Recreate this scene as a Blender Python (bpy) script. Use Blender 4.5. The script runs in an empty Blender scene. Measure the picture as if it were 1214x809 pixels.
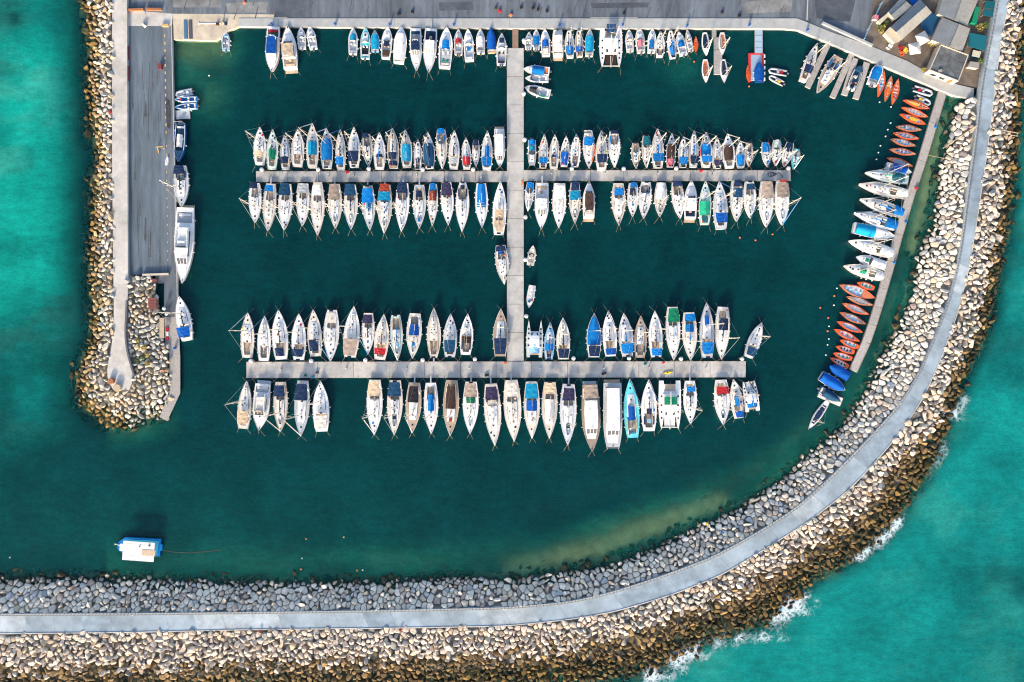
import bpy, bmesh, math, random
import numpy as np
from mathutils import Vector, Euler

# ------------------------------------------------------------------ camera, sky, sun, exposure
scene = bpy.context.scene
COL = scene.collection
R = math.radians
S = 0.25                      # metres per survey unit (the plan is surveyed in units of 0.25 m)
H = 303.5 * 28 / 36           # flying height of the camera
cam = bpy.data.objects.new('camera', bpy.data.cameras.new('camera'))
COL.objects.link(cam)
cam.location = (0, 0, H)
cam.data.lens, cam.data.sensor_width = 28, 36
cam.data.clip_end = 8000
scene.camera = cam

SUN_EL, SUN_AZ = 19.0, (-0.28, -0.96)
SUN_STRENGTH, SKY_STRENGTH, EXPOSURE = 2.7, 0.15, 1.42
world = bpy.data.worlds.new('World')
scene.world = world
world.use_nodes = True
wn = world.node_tree
bg = wn.nodes['Background']
sky = wn.nodes.new('ShaderNodeTexSky')
sky.sky_type = 'NISHITA'
sky.sun_disc = False
sky.dust_density, sky.air_density, sky.ozone_density = 2.6, .85, .9
sky.sun_elevation = R(SUN_EL)
sky.sun_rotation = math.atan2(SUN_AZ[0], SUN_AZ[1])
wn.links.new(sky.outputs[0], bg.inputs[0])
bg.inputs[1].default_value = SKY_STRENGTH
sun = bpy.data.objects.new('sun', bpy.data.lights.new('sun', 'SUN'))
COL.objects.link(sun)
sun.data.energy, sun.data.angle, sun.data.color = SUN_STRENGTH, R(6.0), (1.0, 0.82, 0.60)
az = Vector((SUN_AZ[0], SUN_AZ[1], 0)).normalized()
sunv = Vector((az.x * math.cos(R(SUN_EL)), az.y * math.cos(R(SUN_EL)), math.sin(R(SUN_EL))))
sun.rotation_euler = sunv.to_track_quat('Z', 'Y').to_euler()
sun.location = (0, 0, 100)
vs = scene.view_settings
vs.view_transform, vs.look, vs.gamma, vs.exposure, vs.use_curve_mapping = 'Standard', 'None', 1.0, EXPOSURE, False
scene.cycles.max_bounces = 6
scene.cycles.diffuse_bounces = 3
scene.cycles.transparent_max_bounces = 12
scene.cycles.use_denoising = True
scene.cycles.filter_width = 1.1

rng = random.Random(7)
nrg = np.random.default_rng(11)

# ------------------------------------------------------------------ helpers
def P(px, py, z=0.0):
    """plan survey point -> world metres, for a point surveyed at height z"""
    k = S * (1 - z / H)
    return ((px - 607) * k, (404.5 - py) * k)

def P3(px, py, z):
    x, y = P(px, py, z)
    return Vector((x, y, z))

def setp(o, label=None, cat=None, group=None, kind=None):
    if label: o['label'] = label
    if cat: o['category'] = cat
    if group: o['group'] = group
    if kind: o['kind'] = kind
    return o

def thing(name, label, cat, loc=(0, 0, 0), rz=0.0, group=None):
    o = bpy.data.objects.new(name, None)
    COL.objects.link(o)
    o.location = loc
    o.rotation_euler = (0, 0, rz)
    o.empty_display_size = 0.3
    return setp(o, label, cat, group)

class MB:
    def __init__(self):
        self.v, self.f, self.m, self.cur = [], [], [], 0
    def add(self, vs, fs):
        b = len(self.v)
        self.v += [tuple(p) for p in vs]
        self.f += [tuple(i + b for i in f) for f in fs]
        self.m += [self.cur] * len(fs)
        return self
    def box(self, c, s, rz=0.0, taper=1.0):
        co, si = math.cos(rz), math.sin(rz)
        vs = []
        for z in (-1, 1):
            k = taper if z > 0 else 1.0
            for x, y in ((-1, -1), (1, -1), (1, 1), (-1, 1)):
                a, b = x * s[0] / 2 * k, y * s[1] / 2 * k
                vs.append((c[0] + a * co - b * si, c[1] + a * si + b * co, c[2] + z * s[2] / 2))
        return self.add(vs, [(3, 2, 1, 0), (4, 5, 6, 7), (0, 1, 5, 4), (1, 2, 6, 5), (2, 3, 7, 6), (3, 0, 4, 7)])
    def tube(self, p, q, r0, r1=None, n=6):
        p, q = Vector(p), Vector(q)
        r1 = r0 if r1 is None else r1
        d = (q - p).normalized()
        u = d.orthogonal().normalized()
        w = d.cross(u)
        vs = []
        for c, r in ((p, r0), (q, r1)):
            for i in range(n):
                a = 2 * math.pi * i / n
                vs.append(c + (u * math.cos(a) + w * math.sin(a)) * r)
        fs = [(i, (i + 1) % n, n + (i + 1) % n, n + i) for i in range(n)]
        fs += [tuple(range(n - 1, -1, -1)), tuple(range(n, 2 * n))]
        return self.add(vs, fs)
    def path(self, pts, r, n=5):
        for a, b in zip(pts, pts[1:]):
            self.tube(a, b, r, r, n)
        return self
    def loft(self, secs, closed=True, caps=True):
        n = len(secs[0])
        vs = [p for s in secs for p in s]
        fs = []
        for i in range(len(secs) - 1):
            for j in range(n if closed else n - 1):
                k = (j + 1) % n
                fs.append((i * n + j, i * n + k, (i + 1) * n + k, (i + 1) * n + j))
        if caps and closed:
            fs += [tuple(range(n - 1, -1, -1)), tuple(range((len(secs) - 1) * n, len(secs) * n))]
        return self.add(vs, fs)
    def prism(self, poly, z0, z1, top=None):
        n = len(poly)
        a = sum(poly[i][0] * poly[(i + 1) % n][1] - poly[(i + 1) % n][0] * poly[i][1] for i in range(n))
        if a < 0: poly = poly[::-1]
        vs = [(p[0], p[1], z0) for p in poly] + [(p[0], p[1], z1) for p in (top or poly)]
        fs = [(i, (i + 1) % n, n + (i + 1) % n, n + i) for i in range(n)]
        return self.add(vs, fs + [tuple(range(n, 2 * n)), tuple(range(n - 1, -1, -1))])
    def ball(self, c, r, sz=1.0, nu=8, nv=5):
        secs = []
        for j in range(nv + 1):
            t = math.pi * j / nv
            rr = max(math.sin(t), 0.02) * r
            secs.append([(c[0] + rr * math.cos(2 * math.pi * i / nu), c[1] + rr * math.sin(2 * math.pi * i / nu), c[2] - math.cos(t) * r * sz) for i in range(nu)])
        return self.loft(secs)
    def build(self, name, mat, parent=None, smooth=False):
        me = bpy.data.meshes.new(name)
        me.from_pydata(self.v, [], self.f)
        for m in (mat if isinstance(mat, (list, tuple)) else [mat]):
            me.materials.append(m)
        if any(self.m): me.polygons.foreach_set('material_index', self.m)
        if smooth: me.polygons.foreach_set('use_smooth', [True] * len(self.f))
        me.update()
        o = bpy.data.objects.new(name, me)
        COL.objects.link(o)
        if parent is not None: o.parent = parent
        return o

# ------------------------------------------------------------------ materials
_mats = {}
def mat(name, col, rough=0.5, var=0.12, scale=3.0, bump=0.0, bscale=20.0, spec=0.4, metal=0.0, rnd=0.06, var2=0.0, scale2=0.15, coords='object', stretch=None):
    """plain surface with blotchy colour variation, a coarse second variation and a bump"""
    if name in _mats: return _mats[name]
    m = bpy.data.materials.new(name)
    m.use_nodes = True
    nt = m.node_tree
    b = nt.nodes['Principled BSDF']
    b.inputs['Roughness'].default_value = rough
    b.inputs['Specular IOR Level'].default_value = spec
    b.inputs['Metallic'].default_value = metal
    if coords == 'object':
        src = nt.nodes.new('ShaderNodeTexCoord').outputs['Object']
    else:
        src = nt.nodes.new('ShaderNodeNewGeometry').outputs['Position']
    if stretch:
        mp = nt.nodes.new('ShaderNodeMapping'); mp.inputs['Scale'].default_value = stretch
        mp.inputs['Rotation'].default_value = (0, 0, R(3)); nt.links.new(src, mp.inputs[0]); src = mp.outputs[0]
    def noise(sc, det=5.0, ro=0.6):
        n = nt.nodes.new('ShaderNodeTexNoise')
        n.inputs['Scale'].default_value, n.inputs['Detail'].default_value, n.inputs['Roughness'].default_value = sc, det, ro
        nt.links.new(src, n.inputs['Vector'])
        return n.outputs['Fac']
    def maprange(v, lo, hi):
        r = nt.nodes.new('ShaderNodeMapRange')
        r.inputs[1].default_value, r.inputs[2].default_value = 0.3, 0.7
        r.inputs[3].default_value, r.inputs[4].default_value = lo, hi
        nt.links.new(v, r.inputs[0])
        return r.outputs[0]
    def mul(a, c):
        n = nt.nodes.new('ShaderNodeMath'); n.operation = 'MULTIPLY'
        nt.links.new(a, n.inputs[0]); nt.links.new(c, n.inputs[1])
        return n.outputs[0]
    f = maprange(noise(scale), 1 - var, 1 + var)
    if var2: f = mul(f, maprange(noise(scale2, 6.0, 0.7), 1 - var2, 1 + var2))
    if rnd:
        oi = nt.nodes.new('ShaderNodeObjectInfo')
        r = nt.nodes.new('ShaderNodeMapRange')
        r.inputs[3].default_value, r.inputs[4].default_value = 1 - rnd, 1 + rnd
        nt.links.new(oi.outputs['Random'], r.inputs[0])
        f = mul(f, r.outputs[0])
    sc = nt.nodes.new('ShaderNodeVectorMath'); sc.operation = 'SCALE'
    sc.inputs[0].default_value = col
    nt.links.new(f, sc.inputs['Scale'])
    nt.links.new(sc.outputs[0], b.inputs['Base Color'])
    if bump:
        bn = nt.nodes.new('ShaderNodeBump')
        bn.inputs['Strength'].default_value = bump
        bn.inputs['Distance'].default_value = 0.1
        nt.links.new(noise(bscale), bn.inputs['Height'])
        nt.links.new(bn.outputs[0], b.inputs['Normal'])
    _mats[name] = m
    return m

PAL = dict(white=(.70, .70, .685), cream=(.68, .64, .57), beige=(.58, .53, .46), tan=(.50, .38, .26), teak=(.40, .31, .22), taupe=(.33, .26, .21),
           grey=(.40, .42, .44), lightgrey=(.50, .53, .56), palegreen=(.55, .66, .60), blue=(.003, .15, .44), royal=(.003, .075, .33), navy=(.010, .026, .070), tealnavy=(.010, .055, .12),
           turquoise=(.006, .24, .42), aqua=(.10, .52, .58), teal=(.008, .10, .13), lightblue=(.24, .46, .66), green=(.006, .17, .09), emerald=(.02, .36, .22), red=(.42, .02, .03), brick=(.28, .045, .025),
           pink=(.60, .16, .22), purple=(.03, .026, .065), brown=(.055, .034, .028), orange=(.62, .11, .03), coral=(.58, .17, .08), wood=(.38, .14, .065), yellow=(.75, .45, .05), black=(.02, .02, .025), lime=(.5, .6, .05))
WORD = dict(white='white', cream='cream', beige='beige', tan='tan', teak='teak', taupe='taupe', grey='grey', lightgrey='light grey', palegreen='pale green', blue='blue', royal='royal blue', navy='navy', tealnavy='dark blue', turquoise='turquoise',
            aqua='aqua', teal='teal', lightblue='light blue', green='green', emerald='emerald', red='red', brick='brick red', pink='pink', purple='purple', brown='dark brown', orange='orange', coral='coral', wood='varnished brown', yellow='yellow', black='black', lime='lime')
def gel(c): return mat('gelcoat_' + c, PAL[c], .28, .05, 1.2, spec=.5, rnd=.05, var2=.06, scale2=.6)
def deckm(c): return mat('deck_' + c, PAL[c], .6, .14, 1.6, bump=.15, bscale=30, rnd=.12, var2=.10, scale2=.5)
def cloth(c): return mat('canvas_' + c, PAL[c], .85, .08, 1.6, bump=.35, bscale=3.0, spec=.15, rnd=.2)
GLASS = mat('tinted_glass', (.015, .02, .03), .08, .1, spec=.6)
ALU = mat('mast_aluminium', (.62, .56, .47), .35, .1, metal=.15, rnd=.15)
STEEL = mat('rail_steel', (.55, .55, .56), .3, .05, metal=.6)
ROPE = mat('mooring_rope', (.30, .24, .16), .9, .2)
RUB = mat('black_rubber', (.025, .025, .028), .6, .2)
WELL = mat('cockpit_sole', (.30, .25, .20), .7, .15, 4.0, rnd=.3)
MOTOR = mat('motor_cowling', (.10, .10, .11), .35, .1, rnd=.6)
# ------------------------------------------------------------------ survey of the shore
ROAD_Z, PATH_Z, QUAY_Z, PIER_Z = 3.0, 2.2, 1.2, 0.6
ROAD_IN = [(-70, 728), (0, 727), (150, 726.5), (300, 725), (450, 723), (600, 719.5), (674, 713), (723, 702), (785, 682), (846, 659), (900, 629), (940, 604), (968, 580), (999, 550), (1030, 518), (1066, 479), (1090, 439), (1104, 405), (1125, 353), (1137, 301), (1146, 230), (1156, 159), (1162, 100), (1173, 47), (1181, 0), (1190, -50)]
ROAD_OUT = [(-70, 753), (0, 752), (150, 750.5), (300, 747), (450, 745.5), (600, 743), (677, 735), (729, 726), (797, 706), (855, 683), (900, 656), (959, 619), (1007, 582), (1058, 526), (1094, 475), (1117, 423), (1133, 380), (1148, 325), (1158, 266), (1168, 199), (1177, 131), (1187, 47), (1197, 0), (1206, -50)]
TOE_IN = [(-70, 686), (0, 684), (150, 683), (230, 687), (310, 689), (400, 687), (480, 686), (540, 682), (600, 686), (661, 678), (711, 671), (772, 649), (809, 631), (846, 612), (877, 600), (908, 578), (932, 558), (951, 542), (999, 502), (1026, 455), (1050, 406), (1061, 390), (1081, 337), (1085, 301), (1103, 266), (1109, 230), (1111, 199), (1125, 147), (1130, 116)]
TOE_OUT = [(-70, 842), (0, 838), (300, 832), (500, 826), (640, 818), (720, 810), (772, 801), (809, 781), (834, 763), (861, 755), (895, 745), (920, 739), (963, 692), (999, 673), (1034, 649), (1058, 625), (1094, 574), (1113, 538), (1121, 518), (1137, 467), (1157, 423), (1173, 392), (1188, 317), (1196, 278), (1204, 218), (1209, 159), (1213, 100), (1216, 40), (1222, -50)]
WEST_SEA = [(94, -50), (96, 0), (98.5, 20), (102, 37), (104, 57), (105, 74), (101, 87), (103, 109), (105, 133), (103, 148), (111, 161), (113, 178), (115, 192), (107, 209), (107, 231), (107, 247), (109, 260), (105, 276), (105, 305), (104, 325), (107, 360), (107, 396), (100, 419), (91, 440), (90, 461), (94, 480), (106, 492), (127, 505), (139, 509), (157, 507), (174, 500), (190, 497)]
PATH_LEFT = [(132, -50), (133, 0), (132.7, 100), (133, 200), (134.5, 330), (135, 377), (133, 410), (128, 430), (124.6, 447), (130, 458), (141, 466)]
PATH_RIGHT = [(153, 464), (160, 447), (158.7, 436), (153, 419), (150.5, 377), (152, 327), (151, 200), (151, -50)]

def wpoly(pts, z): return [P(x, y, z) for x, y in pts]
def in_poly(x, y, poly):
    inside = np.zeros(x.shape, bool)
    n = len(poly)
    for i in range(n):
        (x0, y0), (x1, y1) = poly[i], poly[(i + 1) % n]
        if y0 == y1: continue
        c = ((y0 > y) != (y1 > y)) & (x < (x1 - x0) * (y - y0) / (y1 - y0) + x0)
        inside ^= c
    return inside
def dist_line(x, y, line):
    best = np.full(x.shape, 1e9)
    if len(line) == 1: return np.hypot(x - line[0][0], y - line[0][1])
    for (x0, y0), (x1, y1) in zip(line, line[1:]):
        dx, dy = x1 - x0, y1 - y0
        t = np.clip(((x - x0) * dx + (y - y0) * dy) / (dx * dx + dy * dy + 1e-9), 0, 1)
        best = np.minimum(best, np.hypot(x - x0 - t * dx, y - y0 - t * dy))
    return best
def smooth(e0, e1, v):
    t = np.clip((v - e0) / (e1 - e0), 0, 1)
    return t * t * (3 - 2 * t)
_lat = nrg.random((97, 97))
def vnoise(x, y, scale, octaves=4):
    """value noise, 0..1"""
    out, amp, tot = 0.0, 1.0, 0.0
    for o in range(octaves):
        u, v = x / scale + 13.7 * o, y / scale + 7.3 * o
        iu, iv = np.floor(u).astype(int), np.floor(v).astype(int)
        fu, fv = u - iu, v - iv
        fu, fv = fu * fu * (3 - 2 * fu), fv * fv * (3 - 2 * fv)
        g = lambda a, b: _lat[a % 97, b % 97]
        out = out + amp * ((g(iu, iv) * (1 - fu) + g(iu + 1, iv) * fu) * (1 - fv) + (g(iu, iv + 1) * (1 - fu) + g(iu + 1, iv + 1) * fu) * fv)
        tot += amp; amp *= .55; scale /= 2.1
    return out / tot

road_in, road_out = wpoly(ROAD_IN, ROAD_Z), wpoly(ROAD_OUT, ROAD_Z)
toe_in, toe_out, west_sea = wpoly(TOE_IN, 0), wpoly(TOE_OUT, 0), wpoly(WEST_SEA, 0)
path_outline = wpoly(PATH_LEFT + PATH_RIGHT, PATH_Z)
inner_band = toe_in + [P(1136, 116, 2), P(1156, 118, ROAD_Z)] + [p for p in road_in[::-1] if p[1] < P(0, 118, 3)[1]]
outer_band = toe_out + road_out[::-1]
west_all = west_sea + wpoly([(200, 497), (203, 470), (201, 412), (193, 400), (186, 368), (186, 337), (182, 327), (152, 327), (152, -50)], 1.0)
# ------------------------------------------------------------------ shore heights
def shore_height(x, y):
    """(height of the rock slopes, mask)"""
    z = np.full(x.shape, -9.0)
    a, b, c = in_poly(x, y, inner_band), in_poly(x, y, outer_band), in_poly(x, y, west_all)
    dt, dr = dist_line(x, y, toe_in), dist_line(x, y, road_in)
    z = np.where(a, -0.35 + 3.35 * dt / (dt + dr), z)
    do, dr2 = dist_line(x, y, toe_out), dist_line(x, y, road_out)
    t = do / (do + dr2)
    z = np.where(b, -0.5 + 3.65 * np.power(t, .8), z)
    dw, dp = dist_line(x, y, west_sea), dist_line(x, y, path_outline)
    z = np.where(c, -0.35 + 2.5 * np.power(dw / (dw + dp + 1e-6), .8), z)
    return z, a, b, c, np.minimum(np.minimum(dt, do), dw)

SHALLOW = [([(40, 672), (200, 674), (400, 676), (560, 674), (660, 662), (740, 640)], 34, 2.1), ([(860, 590), (930, 542), (985, 492)], 26, 2.2), ([(610, 678), (665, 663), (720, 647), (780, 622), (855, 597)], 31, .6), ([(520, 672), (440, 668)], 24, 1.7), ([(345, 676), (310, 672)], 16, 1.6), ([(215, 668), (250, 668)], 18, 1.9), ([(1122, 135), (1110, 175), (1096, 235), (1082, 295)], 15, .45), ([(1064, 340), (1048, 395)], 12, 1.5),
           ([(212, 62), (258, 58)], 26, .8), ([(222, 90), (245, 112)], 34, 1.6), ([(890, 588), (940, 545)], 7, .9), ([(812, 80)], 26, 2.6)]
def water_depth(x, y, d_toe):
    px, py = x / S + 607, 404.5 - y / S
    dep = np.minimum(4.6, .7 + .42 * d_toe)
    wob = 1 + .5 * (vnoise(x, y, 9.0) - .5)
    for line, hw, dz in SHALLOW:
        k = smooth(0.1, 1.9, dist_line(px, py, line) / hw * wob)
        dep = np.minimum(dep, dz + (4.6 - dz) * k)
    return dep

# ------------------------------------------------------------------ sea bed and water
def axis(lo, hi, step):
    far = [300, 420, 700, 1200, 2200, 4000]
    return np.array([lo - f for f in far[::-1]] + list(np.arange(lo, hi + step / 2, step)) + [hi + f for f in far])
def sheet(name, xs, ys, Z, mats, attrs=None, kind='structure'):
    nx, ny = len(xs), len(ys)
    X, Y = np.meshgrid(xs, ys)
    co = np.stack([X, Y, Z], -1).reshape(-1, 3)
    i = np.arange(nx * ny).reshape(ny, nx)
    f = np.stack([i[:-1, :-1], i[:-1, 1:], i[1:, 1:], i[1:, :-1]], -1).reshape(-1, 4)
    me = bpy.data.meshes.new(name)
    me.vertices.add(len(co)); me.vertices.foreach_set('co', co.ravel())
    me.loops.add(f.size); me.loops.foreach_set('vertex_index', f.ravel())
    me.polygons.add(len(f)); me.polygons.foreach_set('loop_start', np.arange(0, f.size, 4)); me.polygons.foreach_set('loop_total', np.full(len(f), 4))
    me.polygons.foreach_set('use_smooth', np.ones(len(f), bool))
    me.update(calc_edges=True)
    for k, v in (attrs or {}).items():
        if v.ndim == 3:
            a = me.attributes.new(k, 'FLOAT_COLOR', 'POINT'); a.data.foreach_set('color', np.concatenate([v, np.ones(v.shape[:2] + (1,))], -1).ravel())
        else:
            a = me.attributes.new(k, 'FLOAT', 'POINT'); a.data.foreach_set('value', v.ravel())
    me.materials.append(mats)
    o = bpy.data.objects.new(name, me)
    COL.objects.link(o)
    o['kind'] = kind
    return o

xs, ys = axis(-172, 172, 1.25), axis(-122, 122, 1.25)
X, Y = np.meshgrid(xs, ys)
zs_, ia, ib, ic, dtoe = shore_height(X, Y)
land = ia | ib | ic
dep = water_depth(X, Y, dtoe)
road_poly = road_in + road_out[::-1]
on_road = in_poly(X, Y, road_poly)
on_path = in_poly(X, Y, path_outline)
bed = np.where(land, zs_ - 1.05, -dep)
bed = np.where(on_road, 2.3, bed)
bed = np.where(on_path, 1.6, bed)
SAND = mat('sea_bed_sand', (.34, .29, .19), .9, .25, .35, bump=.4, bscale=2, rnd=0, var2=.3, scale2=.08, coords='world')
core = smooth(-.3, .6, zs_) * land
sheet('sea_bed', xs, ys, bed, SAND, dict(stone=core))
nt = SAND.node_tree
at = nt.nodes.new('ShaderNodeAttribute'); at.attribute_name = 'stone'
mx = nt.nodes.new('ShaderNodeMix'); mx.data_type = 'RGBA'; mx.inputs[7].default_value = (.27, .24, .19, 1)
pb = nt.nodes['Principled BSDF']
nt.links.new(pb.inputs['Base Color'].links[0].from_socket, mx.inputs[6]); nt.links.new(at.outputs['Fac'], mx.inputs['Factor']); nt.links.new(mx.outputs[2], pb.inputs['Base Color'])

PX, PY = X / S + 607, 404.5 - Y / S
n1, n2, n3 = vnoise(X, Y, 34), vnoise(X + 500, Y * 1.6, 14), vnoise(X, Y + 300, 70)
right_sea = in_poly(X, Y, toe_out + [(4500, 4000), (4500, -4000), (-4500, -4000)])
west_b = smooth(108, 40, PX) * smooth(600, 300, PY + 120 * (n1 - .5))
west_b *= 1 - .5 * smooth(75, 10, np.hypot((PX - 25) * .8, PY - 8)) - .26 * smooth(.5, .68, n2) - .42 * smooth(.5, .68, n1)
east_b = np.where(right_sea, .95 - .42 * smooth(.48, .72, n1) - .16 * smooth(.48, .7, n2) - .2 * smooth(.5, .8, n3), 0)
east_b = np.where(right_sea, east_b * smooth(-1.5, 6, dist_line(X, Y, toe_out) + 3 * n2), 0)
# the clear seaward water keeps a dark belt where drowned boulders lie along the east side
br = np.clip(np.maximum(west_b, east_b), 0, 1)[..., None]
har = smooth(480, 660, PY) * smooth(760, 250, PX) * .34 + .10 * smooth(.5, .75, n3)
har = np.clip(har + .22 * smooth(45, 5, np.hypot(PX - 812, (PY - 75) * 1.1)) * smooth(.35, .6, n2), 0, 1)[..., None]
C_DEEP, C_MID, C_BRIGHT = np.array([.0006, .036, .041]), np.array([.002, .085, .075]), np.array([.005, .222, .205])
wcol = C_DEEP * (1 - har) + C_MID * har
sh = ((1 - smooth(.5, 4.2, dep)) * (.45 + .5 * smooth(.3, .7, n2)) * ~right_sea * (PX > 125))[..., None]
wcol = wcol * (1 - sh) + np.array([.006, .125, .092]) * sh
milk = (smooth(.45, .75, n2) * smooth(.35, .6, n1) * (PX < 300) * .9 + .35 * smooth(.5, .75, n2) * (PX > 700))[..., None]
wcol = wcol * (1 - br) + (np.where((PX < 400)[..., None], np.array([.004, .265, .215]), C_BRIGHT) * (1 - milk) + np.array([.05, .44, .35]) * milk) * br
turb = 1 - np.exp(-np.maximum(dep, .05) / 1.25)
turb = np.where(land, np.clip(.55 - .5 * (zs_ + .4), .35, .6), turb)
dfo = dist_line(X, Y, [p for p in toe_out if P(730, 0)[0] < p[0] and p[1] > -200 and p[1] < P(0, 430)[1]])
reach = 3.0 + 5.0 * smooth(.45, .75, vnoise(X, Y, 16)) + 3.5 * smooth(120, 0, np.hypot(PX - 830, PY - 790))
foam = np.exp(-(dfo / reach) ** 2) * np.where(right_sea, 1, .9) * (.55 + .9 * smooth(.3, .7, vnoise(X + 50, Y, 7)))
dno = dist_line(X, Y, [p for p in toe_out if p[1] > P(0, 430)[1] - 1])
foam = np.maximum(foam, .33 * np.exp(-(dno / 2.0) ** 2) * smooth(.5, .8, vnoise(X + 90, Y, 9)))
for fx, fy, fr in ((96, 55, 9), (99, 33, 9), (107, 207, 8), (106, 222, 6), (103, 240, 5), (104, 325, 5), (104, 300, 5), (109, 178, 5)):
    foam = np.maximum(foam, .62 * np.exp(-(np.hypot(PX - fx, PY - fy) / fr) ** 2))

def water_material():
    m = bpy.data.materials.new('sea_water')
    m.use_nodes = True
    nt = m.node_tree
    N, L = nt.nodes.new, nt.links.new
    b = nt.nodes['Principled BSDF']
    out = nt.nodes['Material Output']
    pos = N('ShaderNodeNewGeometry').outputs['Position']
    def noise(sc, det=4, ro=.6, vec=None):
        n = N('ShaderNodeTexNoise'); n.inputs['Scale'].default_value, n.inputs['Detail'].default_value, n.inputs['Roughness'].default_value = sc, det, ro
        L(vec or pos, n.inputs['Vector']); return n.outputs['Fac']
    def rng_(v, a, c, d, e):
        r = N('ShaderNodeMapRange'); r.interpolation_type = 'SMOOTHSTEP'
        for k, q in zip((1, 2, 3, 4), (a, c, d, e)): r.inputs[k].default_value = q
        L(v, r.inputs[0]); return r.outputs[0]
    def math_(op, a, c):
        n = N('ShaderNodeMath'); n.operation = op
        for k, q in ((0, a), (1, c)):
            if isinstance(q, (int, float)): n.inputs[k].default_value = q
            else: L(q, n.inputs[k])
        return n.outputs[0]
    col = N('ShaderNodeAttribute'); col.attribute_name = 'wcol'
    tb = N('ShaderNodeAttribute'); tb.attribute_name = 'turb'
    fo = N('ShaderNodeAttribute'); fo.attribute_name = 'foam'
    st = N('ShaderNodeMapping'); st.inputs['Scale'].default_value = (.6, 1.3, 1); L(pos, st.inputs[0])
    f = math_('MULTIPLY', rng_(noise(1.7, 5, .7, st.outputs[0]), .32, .68, .86, 1.16), math_('MULTIPLY', rng_(noise(.45, 6, .65, st.outputs[0]), .3, .7, .86, 1.14), rng_(noise(.06, 6, .65), .3, .7, .82, 1.18)))
    sc = N('ShaderNodeVectorMath'); sc.operation = 'SCALE'; L(col.outputs['Color'], sc.inputs[0]); L(f, sc.inputs['Scale'])
    # foam: lace of bubbles, thicker where the attribute is high
    web = N('ShaderNodeTexVoronoi'); web.feature = 'DISTANCE_TO_EDGE'; web.inputs['Scale'].default_value = .75
    wrp = N('ShaderNodeVectorMath'); wrp.operation = 'ADD'
    nz = N('ShaderNodeTexNoise'); nz.inputs['Scale'].default_value = .5; nz.inputs['Detail'].default_value = 4
    L(pos, nz.inputs['Vector'])
    sc2 = N('ShaderNodeVectorMath'); sc2.operation = 'SCALE'; sc2.inputs['Scale'].default_value = 3.0; L(nz.outputs['Color'], sc2.inputs[0])
    L(pos, wrp.inputs[0]); L(sc2.outputs[0], wrp.inputs[1]); L(wrp.outputs[0], web.inputs['Vector'])
    lace = math_('ADD', math_('MULTIPLY', rng_(web.outputs['Distance'], 0, .4, 1, 0), .30), math_('MULTIPLY', noise(1.1, 9, .8), 1.05))
    fm = rng_(math_('SUBTRACT', math_('ADD', math_('MULTIPLY', fo.outputs['Fac'], .85), lace), 1.0), .29, .85, 0, 1)
    mx = N('ShaderNodeMix'); mx.data_type = 'RGBA'
    L(fm, mx.inputs['Factor']); L(sc.outputs[0], mx.inputs[6]); mx.inputs[7].default_value = (.56, .68, .72, 1)
    L(mx.outputs[2], b.inputs['Base Color'])
    b.inputs['Roughness'].default_value = .12
    b.inputs['Specular IOR Level'].default_value = .15
    b.inputs['Subsurface Weight'].default_value = 1.0
    b.inputs['Subsurface Radius'].default_value = (.3, 1.0, 1.0)
    b.inputs['Subsurface Scale'].default_value = 4.0
    bp = N('ShaderNodeBump'); bp.inputs['Strength'].default_value = .35; bp.inputs['Distance'].default_value = .12
    L(math_('ADD', noise(1.1, 6, .65, st.outputs[0]), math_('MULTIPLY', noise(.2, 2, .5), 1.5)), bp.inputs['Height'])
    L(bp.outputs[0], b.inputs['Normal'])
    tr = N('ShaderNodeBsdfTransparent'); tr.inputs[0].default_value = (.70, .90, .78, 1)
    ms = N('ShaderNodeMixShader')
    L(math_('MAXIMUM', tb.outputs['Fac'], fm), ms.inputs[0]); L(tr.outputs[0], ms.inputs[1]); L(b.outputs[0], ms.inputs[2])
    L(ms.outputs[0], out.inputs['Surface'])
    return m
sheet('water', xs, ys, np.zeros_like(X), water_material(), dict(wcol=wcol, turb=turb, foam=foam))

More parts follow.
